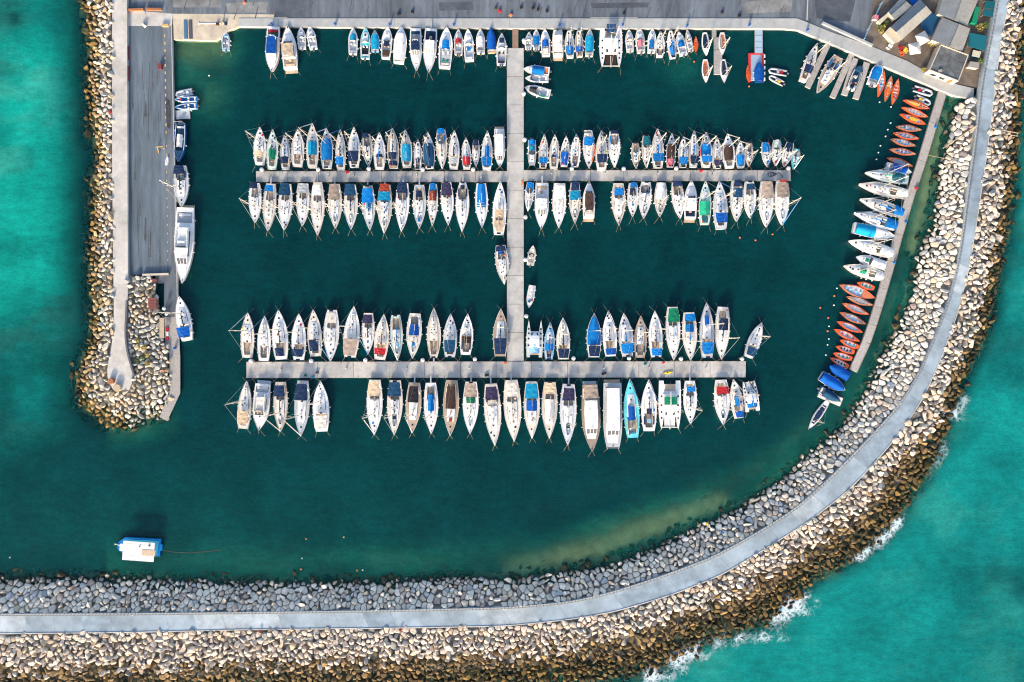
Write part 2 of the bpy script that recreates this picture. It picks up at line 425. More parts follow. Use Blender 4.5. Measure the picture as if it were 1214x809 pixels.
# ------------------------------------------------------------------ boulders of the breakwaters
def rock_material():
    m = bpy.data.materials.new('armour_stone')
    m.use_nodes = True
    nt = m.node_tree
    N, L = nt.nodes.new, nt.links.new
    b = nt.nodes['Principled BSDF']
    b.inputs['Roughness'].default_value = .88
    b.inputs['Specular IOR Level'].default_value = .2
    at = N('ShaderNodeAttribute'); at.attribute_name = 'tone'
    geo = N('ShaderNodeNewGeometry')
    def noise(sc, det, lo, hi, a=.3, c=.7):
        n = N('ShaderNodeTexNoise'); n.inputs['Scale'].default_value, n.inputs['Detail'].default_value, n.inputs['Roughness'].default_value = sc, det, .65
        L(geo.outputs['Position'], n.inputs['Vector'])
        r = N('ShaderNodeMapRange')
        for k, q in zip((1, 2, 3, 4), (a, c, lo, hi)): r.inputs[k].default_value = q
        L(n.outputs['Fac'], r.inputs[0]); return r.outputs[0], n.outputs['Fac']
    f, raw = noise(1.1, 8, .70, 1.18)
    sc = N('ShaderNodeVectorMath'); sc.operation = 'SCALE'; L(at.outputs['Color'], sc.inputs[0]); L(f, sc.inputs['Scale'])
    sep = N('ShaderNodeSeparateXYZ'); L(geo.outputs['Position'], sep.inputs[0])
    jig = N('ShaderNodeMath'); jig.operation = 'MULTIPLY_ADD'; L(raw, jig.inputs[0]); jig.inputs[1].default_value = -1.0; L(sep.outputs['Z'], jig.inputs[2])
    wet = N('ShaderNodeMapRange'); L(jig.outputs[0], wet.inputs[0])
    for k, q in zip((1, 2, 3, 4), (-.45, .1, 1, 0)): wet.inputs[k].default_value = q
    mx = N('ShaderNodeMix'); mx.data_type = 'RGBA'; L(wet.outputs[0], mx.inputs['Factor']); L(sc.outputs[0], mx.inputs[6]); mx.inputs[7].default_value = (.030, .030, .018, 1)
    L(mx.outputs[2], b.inputs['Base Color'])
    bp = N('ShaderNodeBump'); bp.inputs['Strength'].default_value = .6; bp.inputs['Distance'].default_value = .12
    n2 = N('ShaderNodeTexNoise'); n2.inputs['Scale'].default_value = 2.5; n2.inputs['Detail'].default_value = 6
    L(geo.outputs['Position'], n2.inputs['Vector']); L(n2.outputs['Fac'], bp.inputs['Height']); L(bp.outputs[0], b.inputs['Normal'])
    return m
ROCK = rock_material()

def scatter(poly_list, pad, rad, tries):
    """seeds with a spacing that varies from stone to stone, in the polygons and a margin round them"""
    xs_ = [p[0] for q in poly_list for p in q]; ys_ = [p[1] for q in poly_list for p in q]
    lo, hi = (max(min(xs_) - pad, -163), max(min(ys_) - pad, -113)), (min(max(xs_) + pad, 163), min(max(ys_) + pad, 113))
    c = nrg.random((tries, 2)) * (np.array(hi) - lo) + lo
    ok = np.zeros(len(c), bool)
    for q in poly_list:
        ok |= in_poly(c[:, 0], c[:, 1], q) | (dist_line(c[:, 0], c[:, 1], q + q[:1]) < pad)
    c = c[ok]
    r = rad * np.where(nrg.random(len(c)) < .5, .52 + .2 * nrg.random(len(c)), np.where(nrg.random(len(c)) < .72, 1.0, 1.35 + .4 * nrg.random(len(c))))
    order = np.argsort(-r + .7 * rad * nrg.random(len(c)), kind='stable')
    g, keep, cell = {}, [], rad * 1.75
    for i in order:
        x, y = c[i]; k = (int(x // cell), int(y // cell)); bad = False
        for a in (-1, 0, 1):
            for b in (-1, 0, 1):
                for j in g.get((k[0] + a, k[1] + b), ()):
                    if (c[j, 0] - x) ** 2 + (c[j, 1] - y) ** 2 < (0.5 * (r[i] + r[j])) ** 2 * 1.0: bad = True; break
                if bad: break
            if bad: break
        if not bad:
            g.setdefault(k, []).append(i); keep.append(i)
    return c[keep], g, c, cell

def cell_polygon(i, c, g, cell, rmax):
    x, y = c[i]
    poly = [(rmax * math.cos(a), rmax * math.sin(a)) for a in (k * math.pi / 5 for k in range(10))]
    k = (int(x // cell), int(y // cell))
    near = [j for a in (-2, -1, 0, 1, 2) for b in (-2, -1, 0, 1, 2) for j in g.get((k[0] + a, k[1] + b), ()) if j != i]
    for j in near:
        dx, dy = c[j, 0] - x, c[j, 1] - y
        d2 = (dx * dx + dy * dy) / 2
        new = []
        for (ax, ay), (bx, by) in zip(poly, poly[1:] + poly[:1]):
            da, db = ax * dx + ay * dy - d2, bx * dx + by * dy - d2
            if da <= 0: new.append((ax, ay))
            if da * db < 0:
                t = da / (da - db); new.append((ax + (bx - ax) * t, ay + (by - ay) * t))
        poly = new
        if len(poly) < 3: return None
    return poly

def shrink_round(poly, gap, jit):
    cx, cy = sum(p[0] for p in poly) / len(poly), sum(p[1] for p in poly) / len(poly)
    q = []
    for (ax, ay), (bx, by) in zip(poly, poly[1:] + poly[:1]):
        if math.hypot(bx - ax, by - ay) < .25:
            q.append(((ax + bx) / 2, (ay + by) / 2)); continue
        q.append((ax * .86 + bx * .14, ay * .86 + by * .14)); q.append((ax * .14 + bx * .86, ay * .14 + by * .86))
    out = []
    for x, y in q:
        dx, dy = x - cx, y - cy
        d = math.hypot(dx, dy) + 1e-6
        k = max(d - gap, .3 * d) / d * (1 + rng.uniform(-jit, jit))
        out.append((cx + dx * k, cy + dy * k))
    return out, (cx, cy)

def rock_geometry(poly, c, z0, grad, tumble, hgt):
    n = len(poly)
    gx, gy = grad[0] * .8 + rng.gauss(0, tumble), grad[1] * .8 + rng.gauss(0, tumble)
    k1, k2, kc = rng.uniform(.96, 1.0), rng.uniform(.80, .93) - tumble * rng.uniform(.1, .9), rng.uniform(.22, .5)
    off = (rng.uniform(-.1, .1) * (1 + 5 * tumble), rng.uniform(-.1, .1) * (1 + 5 * tumble))
    rr = [math.hypot(p[0] - c[0], p[1] - c[1]) for p in poly]
    def ring(k, dz, jz, shift=0.0):
        o = []
        for (x, y), r0 in zip(poly, rr):
            dx, dy = (x - c[0]) * k + off[0] * shift * r0, (y - c[1]) * k + off[1] * shift * r0
            o.append((c[0] + dx, c[1] + dy, z0 + gx * dx + gy * dy + dz + rng.uniform(-jz, jz)))
        return o
    v = ring(.86, -hgt - .9, 0) + ring(k1, -.45 * hgt, .10 * hgt) + ring(k2, .30 * hgt, .10 * hgt, 1) + ring(kc, .42 * hgt + tumble * .25, .06 * hgt, 2)
    f = [(r * n + i, r * n + (i + 1) % n, (r + 1) * n + (i + 1) % n, (r + 1) * n + i) for r in range(3) for i in range(n)]
    f.append(tuple(range(3 * n, 4 * n)))
    return v, f

def hull_rock(c, r, z0, flat):
    """angular block: the hull of a few points on a squashed, turned ellipsoid"""
    u = (r * rng.uniform(.95, 1.42), r * rng.uniform(.72, 1.0), r * rng.uniform(.55, .95) * flat)
    e = Euler((rng.gauss(0, .35), rng.gauss(0, .35), rng.uniform(0, 6.3)))
    bm = bmesh.new()
    for k in range(rng.choice((9, 11, 13, 16))):
        d = Vector((rng.gauss(0, 1), rng.gauss(0, 1), rng.gauss(0, 1))).normalized() * rng.uniform(.85, 1.05)
        p = Vector((d.x * u[0], d.y * u[1], d.z * u[2])); p.rotate(e)
        bm.verts.new((c[0] + p.x, c[1] + p.y, z0 + p.z))
    got = bmesh.ops.convex_hull(bm, input=bm.verts, use_existing_faces=False)
    bmesh.ops.delete(bm, geom=[v for v in bm.verts if not v.link_faces], context='VERTS')
    bmesh.ops.recalc_face_normals(bm, faces=bm.faces)
    bm.verts.index_update()
    v = [tuple(p.co) for p in bm.verts]
    f = [tuple(p.index for p in q.verts) for q in bm.faces]
    bm.free()
    return v, f

def tone(zone, z, t, x):
    b = rng.uniform(.78, 1.14)
    q = rng.random()
    if zone == 'inner':
        c = (.72, .65, .545) if q < .66 else (.62, .53, .41) if q < .86 else (.46, .37, .31) if q < .93 else (.44, .45, .45)
    elif zone == 'east':
        k = t + rng.uniform(-.12, .12)
        up = smooth(P(560, 0)[0], P(720, 0)[0], x)
        lim = .62 - .14 * smooth(-60, 120, -x) + (.12 if x > 120 else 0) * 0
        if x > P(1090, 0)[0]: lim = .36
        if k > lim: c = (.58, .49, .40) if q < .66 else (.48, .38, .28) if q < .88 else (.36, .35, .31)
        elif k > .62 * lim: c = (.17, .115, .055) if q < .55 else (.28, .19, .09) if q < .85 else (.08, .065, .035)
        else: c = (.09, .062, .026) if q < .5 else (.17, .11, .035) if q < .75 else (.045, .040, .02)
    elif zone == 'west':
        k = t + rng.uniform(-.14, .14)
        if k > .42: c = (.54, .48, .39) if q < .6 else (.45, .35, .23) if q < .85 else (.42, .41, .38)
        elif k > .2: c = (.40, .29, .15) if q < .7 else (.30, .2, .1)
        else: c = (.24, .15, .045) if q < .7 else (.12, .085, .03)
    else:
        c = (.045, .05, .028) if q < .7 else (.09, .075, .035)
    return tuple(max(v * b, .004) for v in c)

rocks = []
def fill(zone, polys, keep, pad, rad, tries, gap, tumble, hgt):
    pts, g, c, cell = scatter(polys, pad, rad, tries)
    used = [i for v in g.values() for i in v]
    ux, uy = c[used, 0], c[used, 1]
    zz, a, b, w, d = shore_height(ux, uy)
    zx = shore_height(ux + .4, uy)[0]; zy = shore_height(ux, uy + .4)[0]
    kp = keep(ux, uy, a, b, w, d)
    dto = dict(inner=lambda: (dist_line(ux, uy, toe_in), dist_line(ux, uy, road_in)), east=lambda: (dist_line(ux, uy, toe_out), dist_line(ux, uy, road_out)),
               west=lambda: (dist_line(ux, uy, west_sea), dist_line(ux, uy, path_outline)), drowned=lambda: (d, d))[zone]()
    for q, i in enumerate(used):
        if not kp[q]: continue
        poly = cell_polygon(i, c, g, cell, rad * 1.3)
        if not poly: continue
        poly, cc = shrink_round(poly, gap, .06)
        x, y = ux[q], uy[q]
        z0 = zz[q] if zone != 'drowned' else -.45 - .28 * max(d[q], 0) - .3 * rng.random()
        gr = ((zx[q] - zz[q]) / .4, (zy[q] - zz[q]) / .4) if zone != 'drowned' and zx[q] > -5 and zy[q] > -5 else (0, 0)
        t = dto[0][q] / (dto[0][q] + dto[1][q] + 1e-6)
        if zone == 'west' and x > P(150, 0)[0]: t = 1
        if zone == 'east' and t > .90: z0 = min(z0, ROAD_Z - .32)
        if zone == 'east' and .78 < t <= .90: z0 = min(z0, ROAD_Z - .55)
        if zone == 'inner' and t > .88: z0 = min(z0, ROAD_Z - .3)
        poly = [(px_ + x, py_ + y) for px_, py_ in poly]
        cc = (cc[0] + x, cc[1] + y)
        area = .5 * abs(sum(p[0] * r[1] - r[0] * p[1] for p, r in zip(poly, poly[1:] + poly[:1])))
        if area < .12: continue
        v, f = rock_geometry(poly, cc, z0 + rng.uniform(-.12, .2) * (2.2 if tumble > .2 else 1), gr, tumble * (.25 if t > .88 else 1), hgt * rng.uniform(.8, 1.25))
        if (zone in ('east', 'west', 'drowned') and rng.random() < .85 and not (zone == 'east' and t > .90)) or (zone == 'inner' and rng.random() < .35 and t < .88):
            v, f = hull_rock(cc, math.sqrt(area / math.pi) * 1.24, z0 + rng.uniform(-.25, .3) - (.1 if zone == 'inner' else 0), 1.0 if zone != 'inner' else .8)
        rocks.append((area, zone, t, v, f, tone(zone, z0, t, x), cc))

not_road = lambda x, y: ~in_poly(x, y, road_poly) & ~in_poly(x, y, path_outline)
fill('inner', [inner_band], lambda x, y, a, b, w, d: a & not_road(x, y), 2.5, 1.1, 130000, .05, .15, .5)
fill('east', [outer_band], lambda x, y, a, b, w, d: b & not_road(x, y), 2.5, 1.12, 200000, .04, .25, .75)
fill('west', [west_all], lambda x, y, a, b, w, d: w & not_road(x, y) & ~((x > P(150, 0)[0]) & (y > P(0, 326)[1])), 2.5, 1.14, 130000, .10, .2, .65)
def drown(x, y, a, b, w, d):
    lim = np.where(x > P(1120, 0)[0], 5.5, np.where(in_poly(x, y, toe_out + [(900, 900), (900, -900), (-900, -900)]), 2.5, np.where(x < P(125, 0)[0], 5.0, 2.2)))
    return ~(a | b | w) & (d < lim) & (y < P(0, 116)[1] - 0 * x) & not_road(x, y) | (~(a | b | w) & (d < 5.0) & (x < P(110, 0)[0])) | (~(a | b | w) & (d < 5.5) & (x > P(1195, 0)[0]))
fill('drowned', [toe_in + toe_in[::-1], toe_out + toe_out[::-1], west_sea + west_sea[::-1]], drown, 6, 1.6, 120000, .15, .25, .7)

ROCK_TEXT = dict(inner=('pale grey limestone boulder packed into the harbour-side slope of the curved breakwater', 'pale boulders of the harbour-side slope'),
                 east_top=('sunlit cream boulder on the dry upper seaward slope below the breakwater road', 'cream boulders of the upper seaward slope'),
                 east_low=('wet brown boulder near the surf on the lower seaward slope of the breakwater', 'brown boulders of the lower seaward slope'),
                 west=('tan boulder among the rocks round the short mole with the blunt round end', 'tan boulders of the short mole'))
def rock_mesh(name, items, origin=(0, 0, 0)):
    mb = MB(); cols = []
    for it in items:
        mb.add([(a - origin[0], b - origin[1], c - origin[2]) for a, b, c in it[3]], it[4])
        cols += [it[5] + (1.0,)] * len(it[3])
    o = mb.build(name, ROCK)
    at = o.data.attributes.new('tone', 'FLOAT_COLOR', 'POINT')
    at.data.foreach_set('color', np.array(cols, dtype=np.float32).ravel())
    return o
def in_frame(c): return abs(c[0]) < 148 and abs(c[1]) < 98
rocks.sort(key=lambda r: -r[0] if (r[1] != 'drowned' and in_frame(r[6])) else 1)
for r in rocks[:300]:
    org = (r[6][0], r[6][1], sum(v[2] for v in r[3]) / len(r[3]))
    o = rock_mesh('boulder', [r], org)
    o.location = org
    key = r[1] if r[1] != 'east' else ('east_top' if sum(r[5]) > .75 else 'east_low')
    setp(o, ROCK_TEXT[key][0], 'boulder', ROCK_TEXT[key][1])
setp(rock_mesh('rock_armour', rocks[300:]), 'packed mass of pale and brown boulders along both breakwaters', 'rocks', kind='stuff')

# ------------------------------------------------------------------ road, path, quays, yard
CONC = mat('old_concrete', (.45, .44, .41), .85, .14, .5, bump=.3, bscale=6, rnd=0, var2=.22, scale2=.07, coords='world')
CONC_WARM = mat('worn_tan_concrete', (.46, .40, .31), .88, .18, .5, bump=.3, bscale=6, rnd=0, var2=.25, scale2=.10, coords='world')
CONC_PALE = mat('pale_concrete', (.34, .35, .345), .85, .10, .6, bump=.2, bscale=8, rnd=0, var2=.14, scale2=.08, coords='world')
ASPH = mat('worn_asphalt', (.105, .125, .148), .9, .22, .8, bump=.3, bscale=8, rnd=0, var2=.42, scale2=.16, coords='world', stretch=(1, .18, 1))
ASPH_PALE = mat('grey_apron_surface', (.098, .128, .158), .9, .22, .9, bump=.3, bscale=8, rnd=0, var2=.40, scale2=.22, coords='world', stretch=(1, .10, 1))
ROADM = mat('pale_grey_road', (.26, .325, .375), .85, .10, .25, bump=.2, bscale=8, rnd=0, var2=.34, scale2=.11, coords='world')
DIRT = mat('yard_dirt', (.13, .105, .085), .95, .25, .6, bump=.5, bscale=4, rnd=0, var2=.3, scale2=.12, coords='world')
WALLM = mat('whitewashed_wall', (.46, .41, .33), .8, .12, 1.0, bump=.2, rnd=0)
TIMBER = mat('weathered_boards', (.33, .31, .29), .85, .22, 2.0, bump=.3, rnd=.08)
TIMBER_WARM = mat('brown_boards', (.25, .17, .12), .85, .25, 2.0, bump=.3, rnd=.08)

def slab(name, pts, z, depth, m, **kw):
    o = MB().prism(wpoly(pts, z), z - depth, z).build(name, m)
    return setp(o, kind='structure', **kw)
def ribbon(name, a, b, z, thick, m, kind='structure'):
    """a bent strip between two lines of points of equal count"""
    secs = [[(p[0], p[1], z - thick), (p[0], p[1], z), (q[0], q[1], z), (q[0], q[1], z - thick)] for p, q in zip(a, b)]
    o = MB().loft(secs).build(name, m)
    if kind: o['kind'] = kind
    return o
def resample(line, n):
    d = [0]
    for a, b in zip(line, line[1:]): d.append(d[-1] + math.hypot(b[0] - a[0], b[1] - a[1]))
    out, j = [], 0
    for k in range(n):
        s = d[-1] * k / (n - 1)
        while j < len(line) - 2 and d[j + 1] < s: j += 1
        t = (s - d[j]) / (d[j + 1] - d[j] + 1e-9)
        out.append((line[j][0] + (line[j + 1][0] - line[j][0]) * t, line[j][1] + (line[j + 1][1] - line[j][1]) * t))
    for _ in range(3):
        out = out[:1] + [((a[0] + 2 * b[0] + c[0]) / 4, (a[1] + 2 * b[1] + c[1]) / 4) for a, b, c in zip(out, out[1:], out[2:])] + out[-1:]
    return out
ra, rb = resample(road_in, 160), resample(road_out, 160)
ribbon('road', ra, rb, ROAD_Z, 1.5, ROADM)
def between(a, b, t): return [(p[0] + (q[0] - p[0]) * t, p[1] + (q[1] - p[1]) * t) for p, q in zip(a, b)]
# parapet wall with its rail on the harbour side of the road
i0 = 0
for nm, t0, t1, zt, mm in (('parapet_wall', .02, .11, .32, CONC_PALE),):
    w = ribbon(nm, between(ra, rb, t0), between(ra, rb, t1), ROAD_Z + zt, zt + .2, mm, kind=None)
    setp(w, 'low pale concrete parapet along the harbour edge of the curved breakwater road', 'wall')
kerb = ribbon('kerb', between(ra, rb, .955), between(ra, rb, 1.0), ROAD_Z + .12, .4, CONC)
mb = MB()
mid = resample(between(ra, rb, .065), 420)
for i, p in enumerate(mid):
    mb.box((p[0], p[1], ROAD_Z + .32 + .45), (.10, .10, .9))
for dz in (.5, .95): mb.path([(p[0], p[1], ROAD_Z + .32 + dz - .06) for p in mid], .035, 4)
setp(mb.build('railing', mat('dark_rail', (.10, .11, .13), .5)), 'dark post-and-bar railing standing on the parapet beside the breakwater road', 'railing')
# slabs of slightly different age in the road
for j, (k0, k1) in enumerate(((3, 9), (15, 18), (27, 36), (45, 48), (57, 63), (72, 81), (93, 96), (102, 111), (123, 126), (132, 141), (147, 153))):
    a, b = between(ra, rb, .125)[k0:k1 + 1], between(ra, rb, .95)[k0:k1 + 1]
    ribbon('road_patch', a, b, ROAD_Z + .004, .05, (mat('road_patch_pale', (.33, .385, .42), .85, .12, .3, rnd=.1, var2=.3, scale2=.15, coords='world'), mat('road_patch_dark', (.21, .27, .32), .85, .12, .3, rnd=.1, var2=.3, scale2=.15, coords='world'))[j % 2])
# joints in the road slabs
mb = MB()
for i in range(6, 159, 6):
    a, b = between(ra, rb, .13)[i], between(ra, rb, .95)[i]
    d = Vector((b[0] - a[0], b[1] - a[1], 0)); n = Vector((-d.y, d.x, 0)).normalized() * .05
    z = ROAD_Z + .009
    mb.add([(a[0] - n.x, a[1] - n.y, z), (b[0] - n.x, b[1] - n.y, z), (b[0] + n.x, b[1] + n.y, z), (a[0] + n.x, a[1] + n.y, z)], [(0, 1, 2, 3)])
setp(mb.build('road_joints', mat('joint_sealant', (.20, .20, .21), .9)), kind='structure')

ribbon('path', resample(wpoly(PATH_LEFT[:-2] + [(127, 453), (134, 462)], PATH_Z), 60), resample(wpoly([(150.5, -50), (150.5, 31), (151.5, 327), (151.5, 340), (150.8, 377), (153, 419), (158.7, 436), (160, 448), (153, 463)], PATH_Z), 60), PATH_Z, 2.4, mat('warm_path_concrete', (.44, .42, .385), .85, .12, .6, bump=.2, bscale=8, rnd=0, var2=.24, scale2=.12, coords='world'))
slab('asphalt_ground', [(133.5, -60), (1190, -60), (1180, 40), (1040, 58), (1033, 56.5), (985, 39), (952, 25.4), (945, 22.6), (340, 22), (340, 17.5), (205, 16.5), (150.6, 12), (150.6, 38), (133.5, 38)], QUAY_Z, 5, ASPH)
slab('pier_head_pavement', [(150.6, 12), (205, 16.5), (203.5, 31), (150.6, 31)], QUAY_Z + .006, 5, CONC)
slab('quay_apron', [(150.6, 31), (193, 31), (198, 326), (151.5, 326)], QUAY_Z, 5, ASPH_PALE)
slab('quay_edge', [(193, 31), (203.5, 31), (209, 336), (211, 376), (195, 376), (194.5, 360), (194.5, 336), (185, 336), (184, 326), (198, 326)], QUAY_Z - .004, 5, ASPH)
slab('quay_pavement', [(283, 22), (340, 22), (945, 22), (952, 24.6), (985, 38), (1033, 55), (1076, 72.5), (1101, 86.5), (1136, 100.6), (1155, 105), (1154, 118), (1130, 113), (1115, 107), (1061, 84), (1023.6, 68.5), (988, 53), (946, 35.5), (930, 34), (620, 33.5), (283, 31.5)], QUAY_Z + .12, 5, CONC_PALE)
mb = MB()
ra_ = wpoly([(205, 16.5), (340, 17.5), (340, 22), (283, 22), (283, 31.5), (270, 37), (262, 44), (256, 48), (206, 47)], QUAY_Z)
mb.prism(ra_, -5, QUAY_Z + .004, None)
setp(mb.build('slipway', CONC_WARM), kind='structure')
slab('quay_coping', [(202.6, 31), (203.6, 31), (211.1, 376), (210.1, 376)], QUAY_Z + .10, 1, CONC_PALE)
slab('yard_ground', [(1033, 54.6), (1026, 47), (1047, -60), (1183, -60), (1176, 20), (1160, 104), (1136, 100), (1101, 86), (1076, 72)], QUAY_Z + .02, 5, DIRT)
slab('boardwalk', [(195, 376), (211, 376), (213.5, 424), (213.5, 466), (198, 499.5), (189, 494.5), (201, 466), (200.6, 412), (196, 412)], .9, .25, TIMBER)
# sunken warm boards near the stair, markings and stains on the apron
MARK = mat('ochre_marking', (.50, .34, .14), .8, .2, rnd=0)
mb = MB()
for k in range(14):
    x, y = 195.3 + k * .13, 41 + k * 8.8
    mb.prism(wpoly([(x - .7, y), (x + .7, y), (x + .7, y + 3.2), (x - .7, y + 3.2)], QUAY_Z), QUAY_Z - .1, QUAY_Z + .008)
for k in range(14):
    x, y = 197.3 + k * .12, 172 + k * 10.4
    mb.prism(wpoly([(x - .45, y), (x + .45, y), (x + .45, y + 2.2), (x - .45, y + 2.2)], QUAY_Z), QUAY_Z - .1, QUAY_Z + .018)
setp(mb.build('edge_markings', MARK), kind='structure')
mb = MB(); mb.prism(wpoly([(197, 117), (201.5, 119), (203, 135), (202, 154), (198, 150), (196.5, 135)], QUAY_Z), QUAY_Z - .1, QUAY_Z + .021)
setp(mb.build('oil_stain', mat('oil_stain', (.035, .038, .04), .7, .4, 1.0)), kind='structure')
mb = MB()
for k in range(5):
    x = 330 + k * 137
    mb.prism(wpoly([(x, 22.6), (x + .5, 22.6), (x + .5, 33), (x, 33)], QUAY_Z), QUAY_Z, QUAY_Z + .126)
setp(mb.build('pavement_joints', mat('joint_sealant', (.20, .20, .21), .9)), kind='structure')
DARKP, PALEP = mat('asphalt_patch_dark', (.065, .078, .095), .9, .2, .6, rnd=.15, var2=.3, scale2=.2, coords='world'), mat('asphalt_patch_pale', (.17, .175, .175), .9, .2, .6, rnd=.1, var2=.35, scale2=.2, coords='world')
for j, q in enumerate(([(327, -3), (364, -3), (362, 20.5), (325, 20.5)], [(205, -20), (262, -20), (262, 9), (205, 9)], [(268, 4), (318, 2), (316, 15), (270, 15)], [(520, 3), (560, 2), (562, 12), (521, 13)], [(700, 4), (770, 3), (768, 9), (702, 10)], [(880, 3), (940, -3), (938, 14), (884, 16)], [(966, 0), (1016, -8), (1008, 26), (968, 22)], [(136, -30), (149, -30), (149, 20), (136, 20)])):
    setp(MB().prism(wpoly(q, QUAY_Z), QUAY_Z - .1, QUAY_Z + .0055).build('asphalt_patch', DARKP if j in (0, 3, 4, 6) else PALEP), kind='structure')
STREAK = mat('tyre_marks_and_streaks', (.075, .085, .10), .9, .4, .8, rnd=.1, coords='world')
mb = MB()
rt = random.Random(5)
for k in range(46):  # slanted dark streaks across the top quay
    x = rt.uniform(150, 940); y = rt.uniform(-4, 12); l = rt.uniform(5, 15); w = rt.uniform(.5, 1.3); s = rt.uniform(.15, .4) * l
    mb.prism(wpoly([(x, y), (x + w, y), (x + w - s, y + l), (x - s, y + l)], QUAY_Z), QUAY_Z - .1, QUAY_Z + .0075 + .0004 * k)
for k in range(26):  # tyre marks along the mole apron
    x = rt.uniform(155, 190); y = rt.uniform(40, 280); l = rt.uniform(15, 45); w = rt.uniform(.4, 1.0)
    mb.prism(wpoly([(x, y), (x + w, y), (x + w + rt.uniform(-2, 2), y + l), (x + rt.uniform(-2, 2), y + l)], QUAY_Z), QUAY_Z - .1, QUAY_Z + .004 + .0004 * k)
setp(mb.build('tyre_marks_and_streaks', STREAK), kind='structure')
mb = MB()
for pts in ([(957, -2), (958.4, -2), (957.4, 24), (956, 24)], [(700, 20.6), (756, 20.6), (756, 21.4), (700, 21.4)]):
    mb.prism(wpoly(pts, QUAY_Z), QUAY_Z - .1, QUAY_Z + .030)
setp(mb.build('road_markings', mat('faded_marking', (.36, .36, .35), .9)), kind='structure')
# ------------------------------------------------------------------ piers
PIERM = mat('pier_concrete', (.40, .39, .365), .85, .10, .8, bump=.25, bscale=6, rnd=.05, var2=.26, scale2=.15, coords='world')
PIERW = mat('pier_fender_beam', (.22, .20, .17), .8, .2)
CLEAT = mat('cast_cleat', (.08, .08, .09), .5)
BLUEBOX = mat('blue_pedestal', (.01, .07, .30), .5)
def strip_pier(name, label, a, b, w, nsec, m=None, group=None, wallz=PIER_Z, beam=True, cleats=True):
    """a pontoon of separate deck sections from point a to b (survey units), w wide"""
    (ax, ay), (bx, by) = P(*a, wallz), P(*b, wallz)
    L = math.hypot(bx - ax, by - ay); rz = math.atan2(by - ay, bx - ax)
    t = thing(name, label, 'pier', ((ax + bx) / 2, (ay + by) / 2, 0), rz, group)
    wm, sl = w * S, L / nsec
    for k in range(nsec):
        c = -L / 2 + sl * (k + .5)
        mb = MB().box((c, 0, wallz / 2 - .2), (sl - .10, wm, wallz + .4))
        mb.build('deck_section', m or PIERM, t)
    if beam:
        for s in (-1, 1):
            MB().box((0, s * (wm / 2 + .05), wallz - .12), (L, .10, .22)).build('fender_beam', PIERW, t)
    if cleats:
        n = max(2, int(L / 5))
        for k in range(n):
            for s in (-1, 1):
                x = -L / 2 + L * (k + .5) / n
                mb = MB().box((x, s * (wm / 2 - .25), wallz + .08), (.34, .07, .06)).box((x, s * (wm / 2 - .25), wallz + .03), (.12, .07, .07))
                mb.build('cleat', CLEAT, t)
    return t
G = 'main pontoons of the marina'
strip_pier('pier', 'wide pale concrete spine pier running from the top quay down to the lower cross pier', (611, 57), (611, 428.2), 19.3, 11)
strip_pier('pier', 'left arm of the upper cross pier lined with sailboats', (303.3, 209.5), (601.2, 209.5), 12.2, 8)
strip_pier('pier', 'right arm of the upper cross pier with a tangle of hoses near its end', (620.8, 208.3), (937.5, 208.3), 12.2, 8)
strip_pier('pier', 'widest lower cross pier carrying a yellow kayak', (292, 438.8), (884.3, 438.0), 18.6, 14)
strip_pier('gangway', 'narrow brown gangway linking the top quay to the spine pier', (611, 30), (611, 57), 7, 1, TIMBER_WARM, beam=False, cleats=False)
t = strip_pier('pier', 'short grey pontoon between four training sailboats', (851.2, 44), (851.2, 88.5), 9.2, 3, TIMBER)
strip_pier('gangway', 'small gangway joining the short training pontoon to the quay', (846.8, 33), (846.8, 45), 5, 1, TIMBER, beam=False, cleats=False)
strip_pier('pier', 'pale blue metal jetty leading to the red-edged floating dock', (899.5, 35), (899.5, 63.5), 8.8, 4, mat('pale_blue_decking', (.30, .40, .50), .6, .1, 2), cleats=False)
strip_pier('finger_pier', 'thin finger pontoon between the two moored yachts by the diagonal quay', (985, 45.5), (957.5, 104), 6.4, 3, TIMBER)
strip_pier('finger_pier', 'thin finger pontoon with pale tip just right of the big white yacht', (1012, 60), (987, 116), 6.4, 3, TIMBER)
strip_pier('finger_pier', 'stubby grey float on the left of the dark workboat', (1014, 69), (1001, 113), 7, 2, TIMBER, cleats=False)
strip_pier('finger_pier', 'stubby grey float on the right of the dark workboat', (1028, 74), (1014.5, 117.5), 7, 2, TIMBER, cleats=False)
# long bent walkway along the east rocks
line = [(1117.7, 108.5), (1106.6, 145.6), (1093, 191), (1079.5, 231), (1065.5, 278), (1056.7, 310), (1047.5, 342), (1041, 364), (1034.5, 385), (1027, 406), (1011.5, 440)]
wx = [P(x, y, PIER_Z) for x, y in line]
t = thing('pier', 'long grey boardwalk pier bending beside the rocks with orange rowing boats tied along it', 'pier', (wx[4][0], wx[4][1], 0))
ox, oy = wx[4]
hw = 1.25
for a, b in zip(wx, wx[1:]):
    d = Vector((b[0] - a[0], b[1] - a[1])); n = Vector((-d.y, d.x)).normalized() * hw; e = d.normalized() * .04
    q = [(a[0] + n.x + e.x - ox, a[1] + n.y + e.y - oy), (a[0] - n.x + e.x - ox, a[1] - n.y + e.y - oy), (b[0] - n.x - e.x - ox, b[1] - n.y - e.y - oy), (b[0] + n.x - e.x - ox, b[1] + n.y - e.y - oy)]
    MB().prism(q, -.2, PIER_Z).build('deck_section', TIMBER, t)
    for s in (1, -1):
        mb = MB(); mb.tube((q[0 if s > 0 else 1][0], q[0 if s > 0 else 1][1], PIER_Z + .06), (q[3 if s > 0 else 2][0], q[3 if s > 0 else 2][1], PIER_Z + .06), .07, .07, 4)
        mb.build('edge_beam', TIMBER_WARM, t)
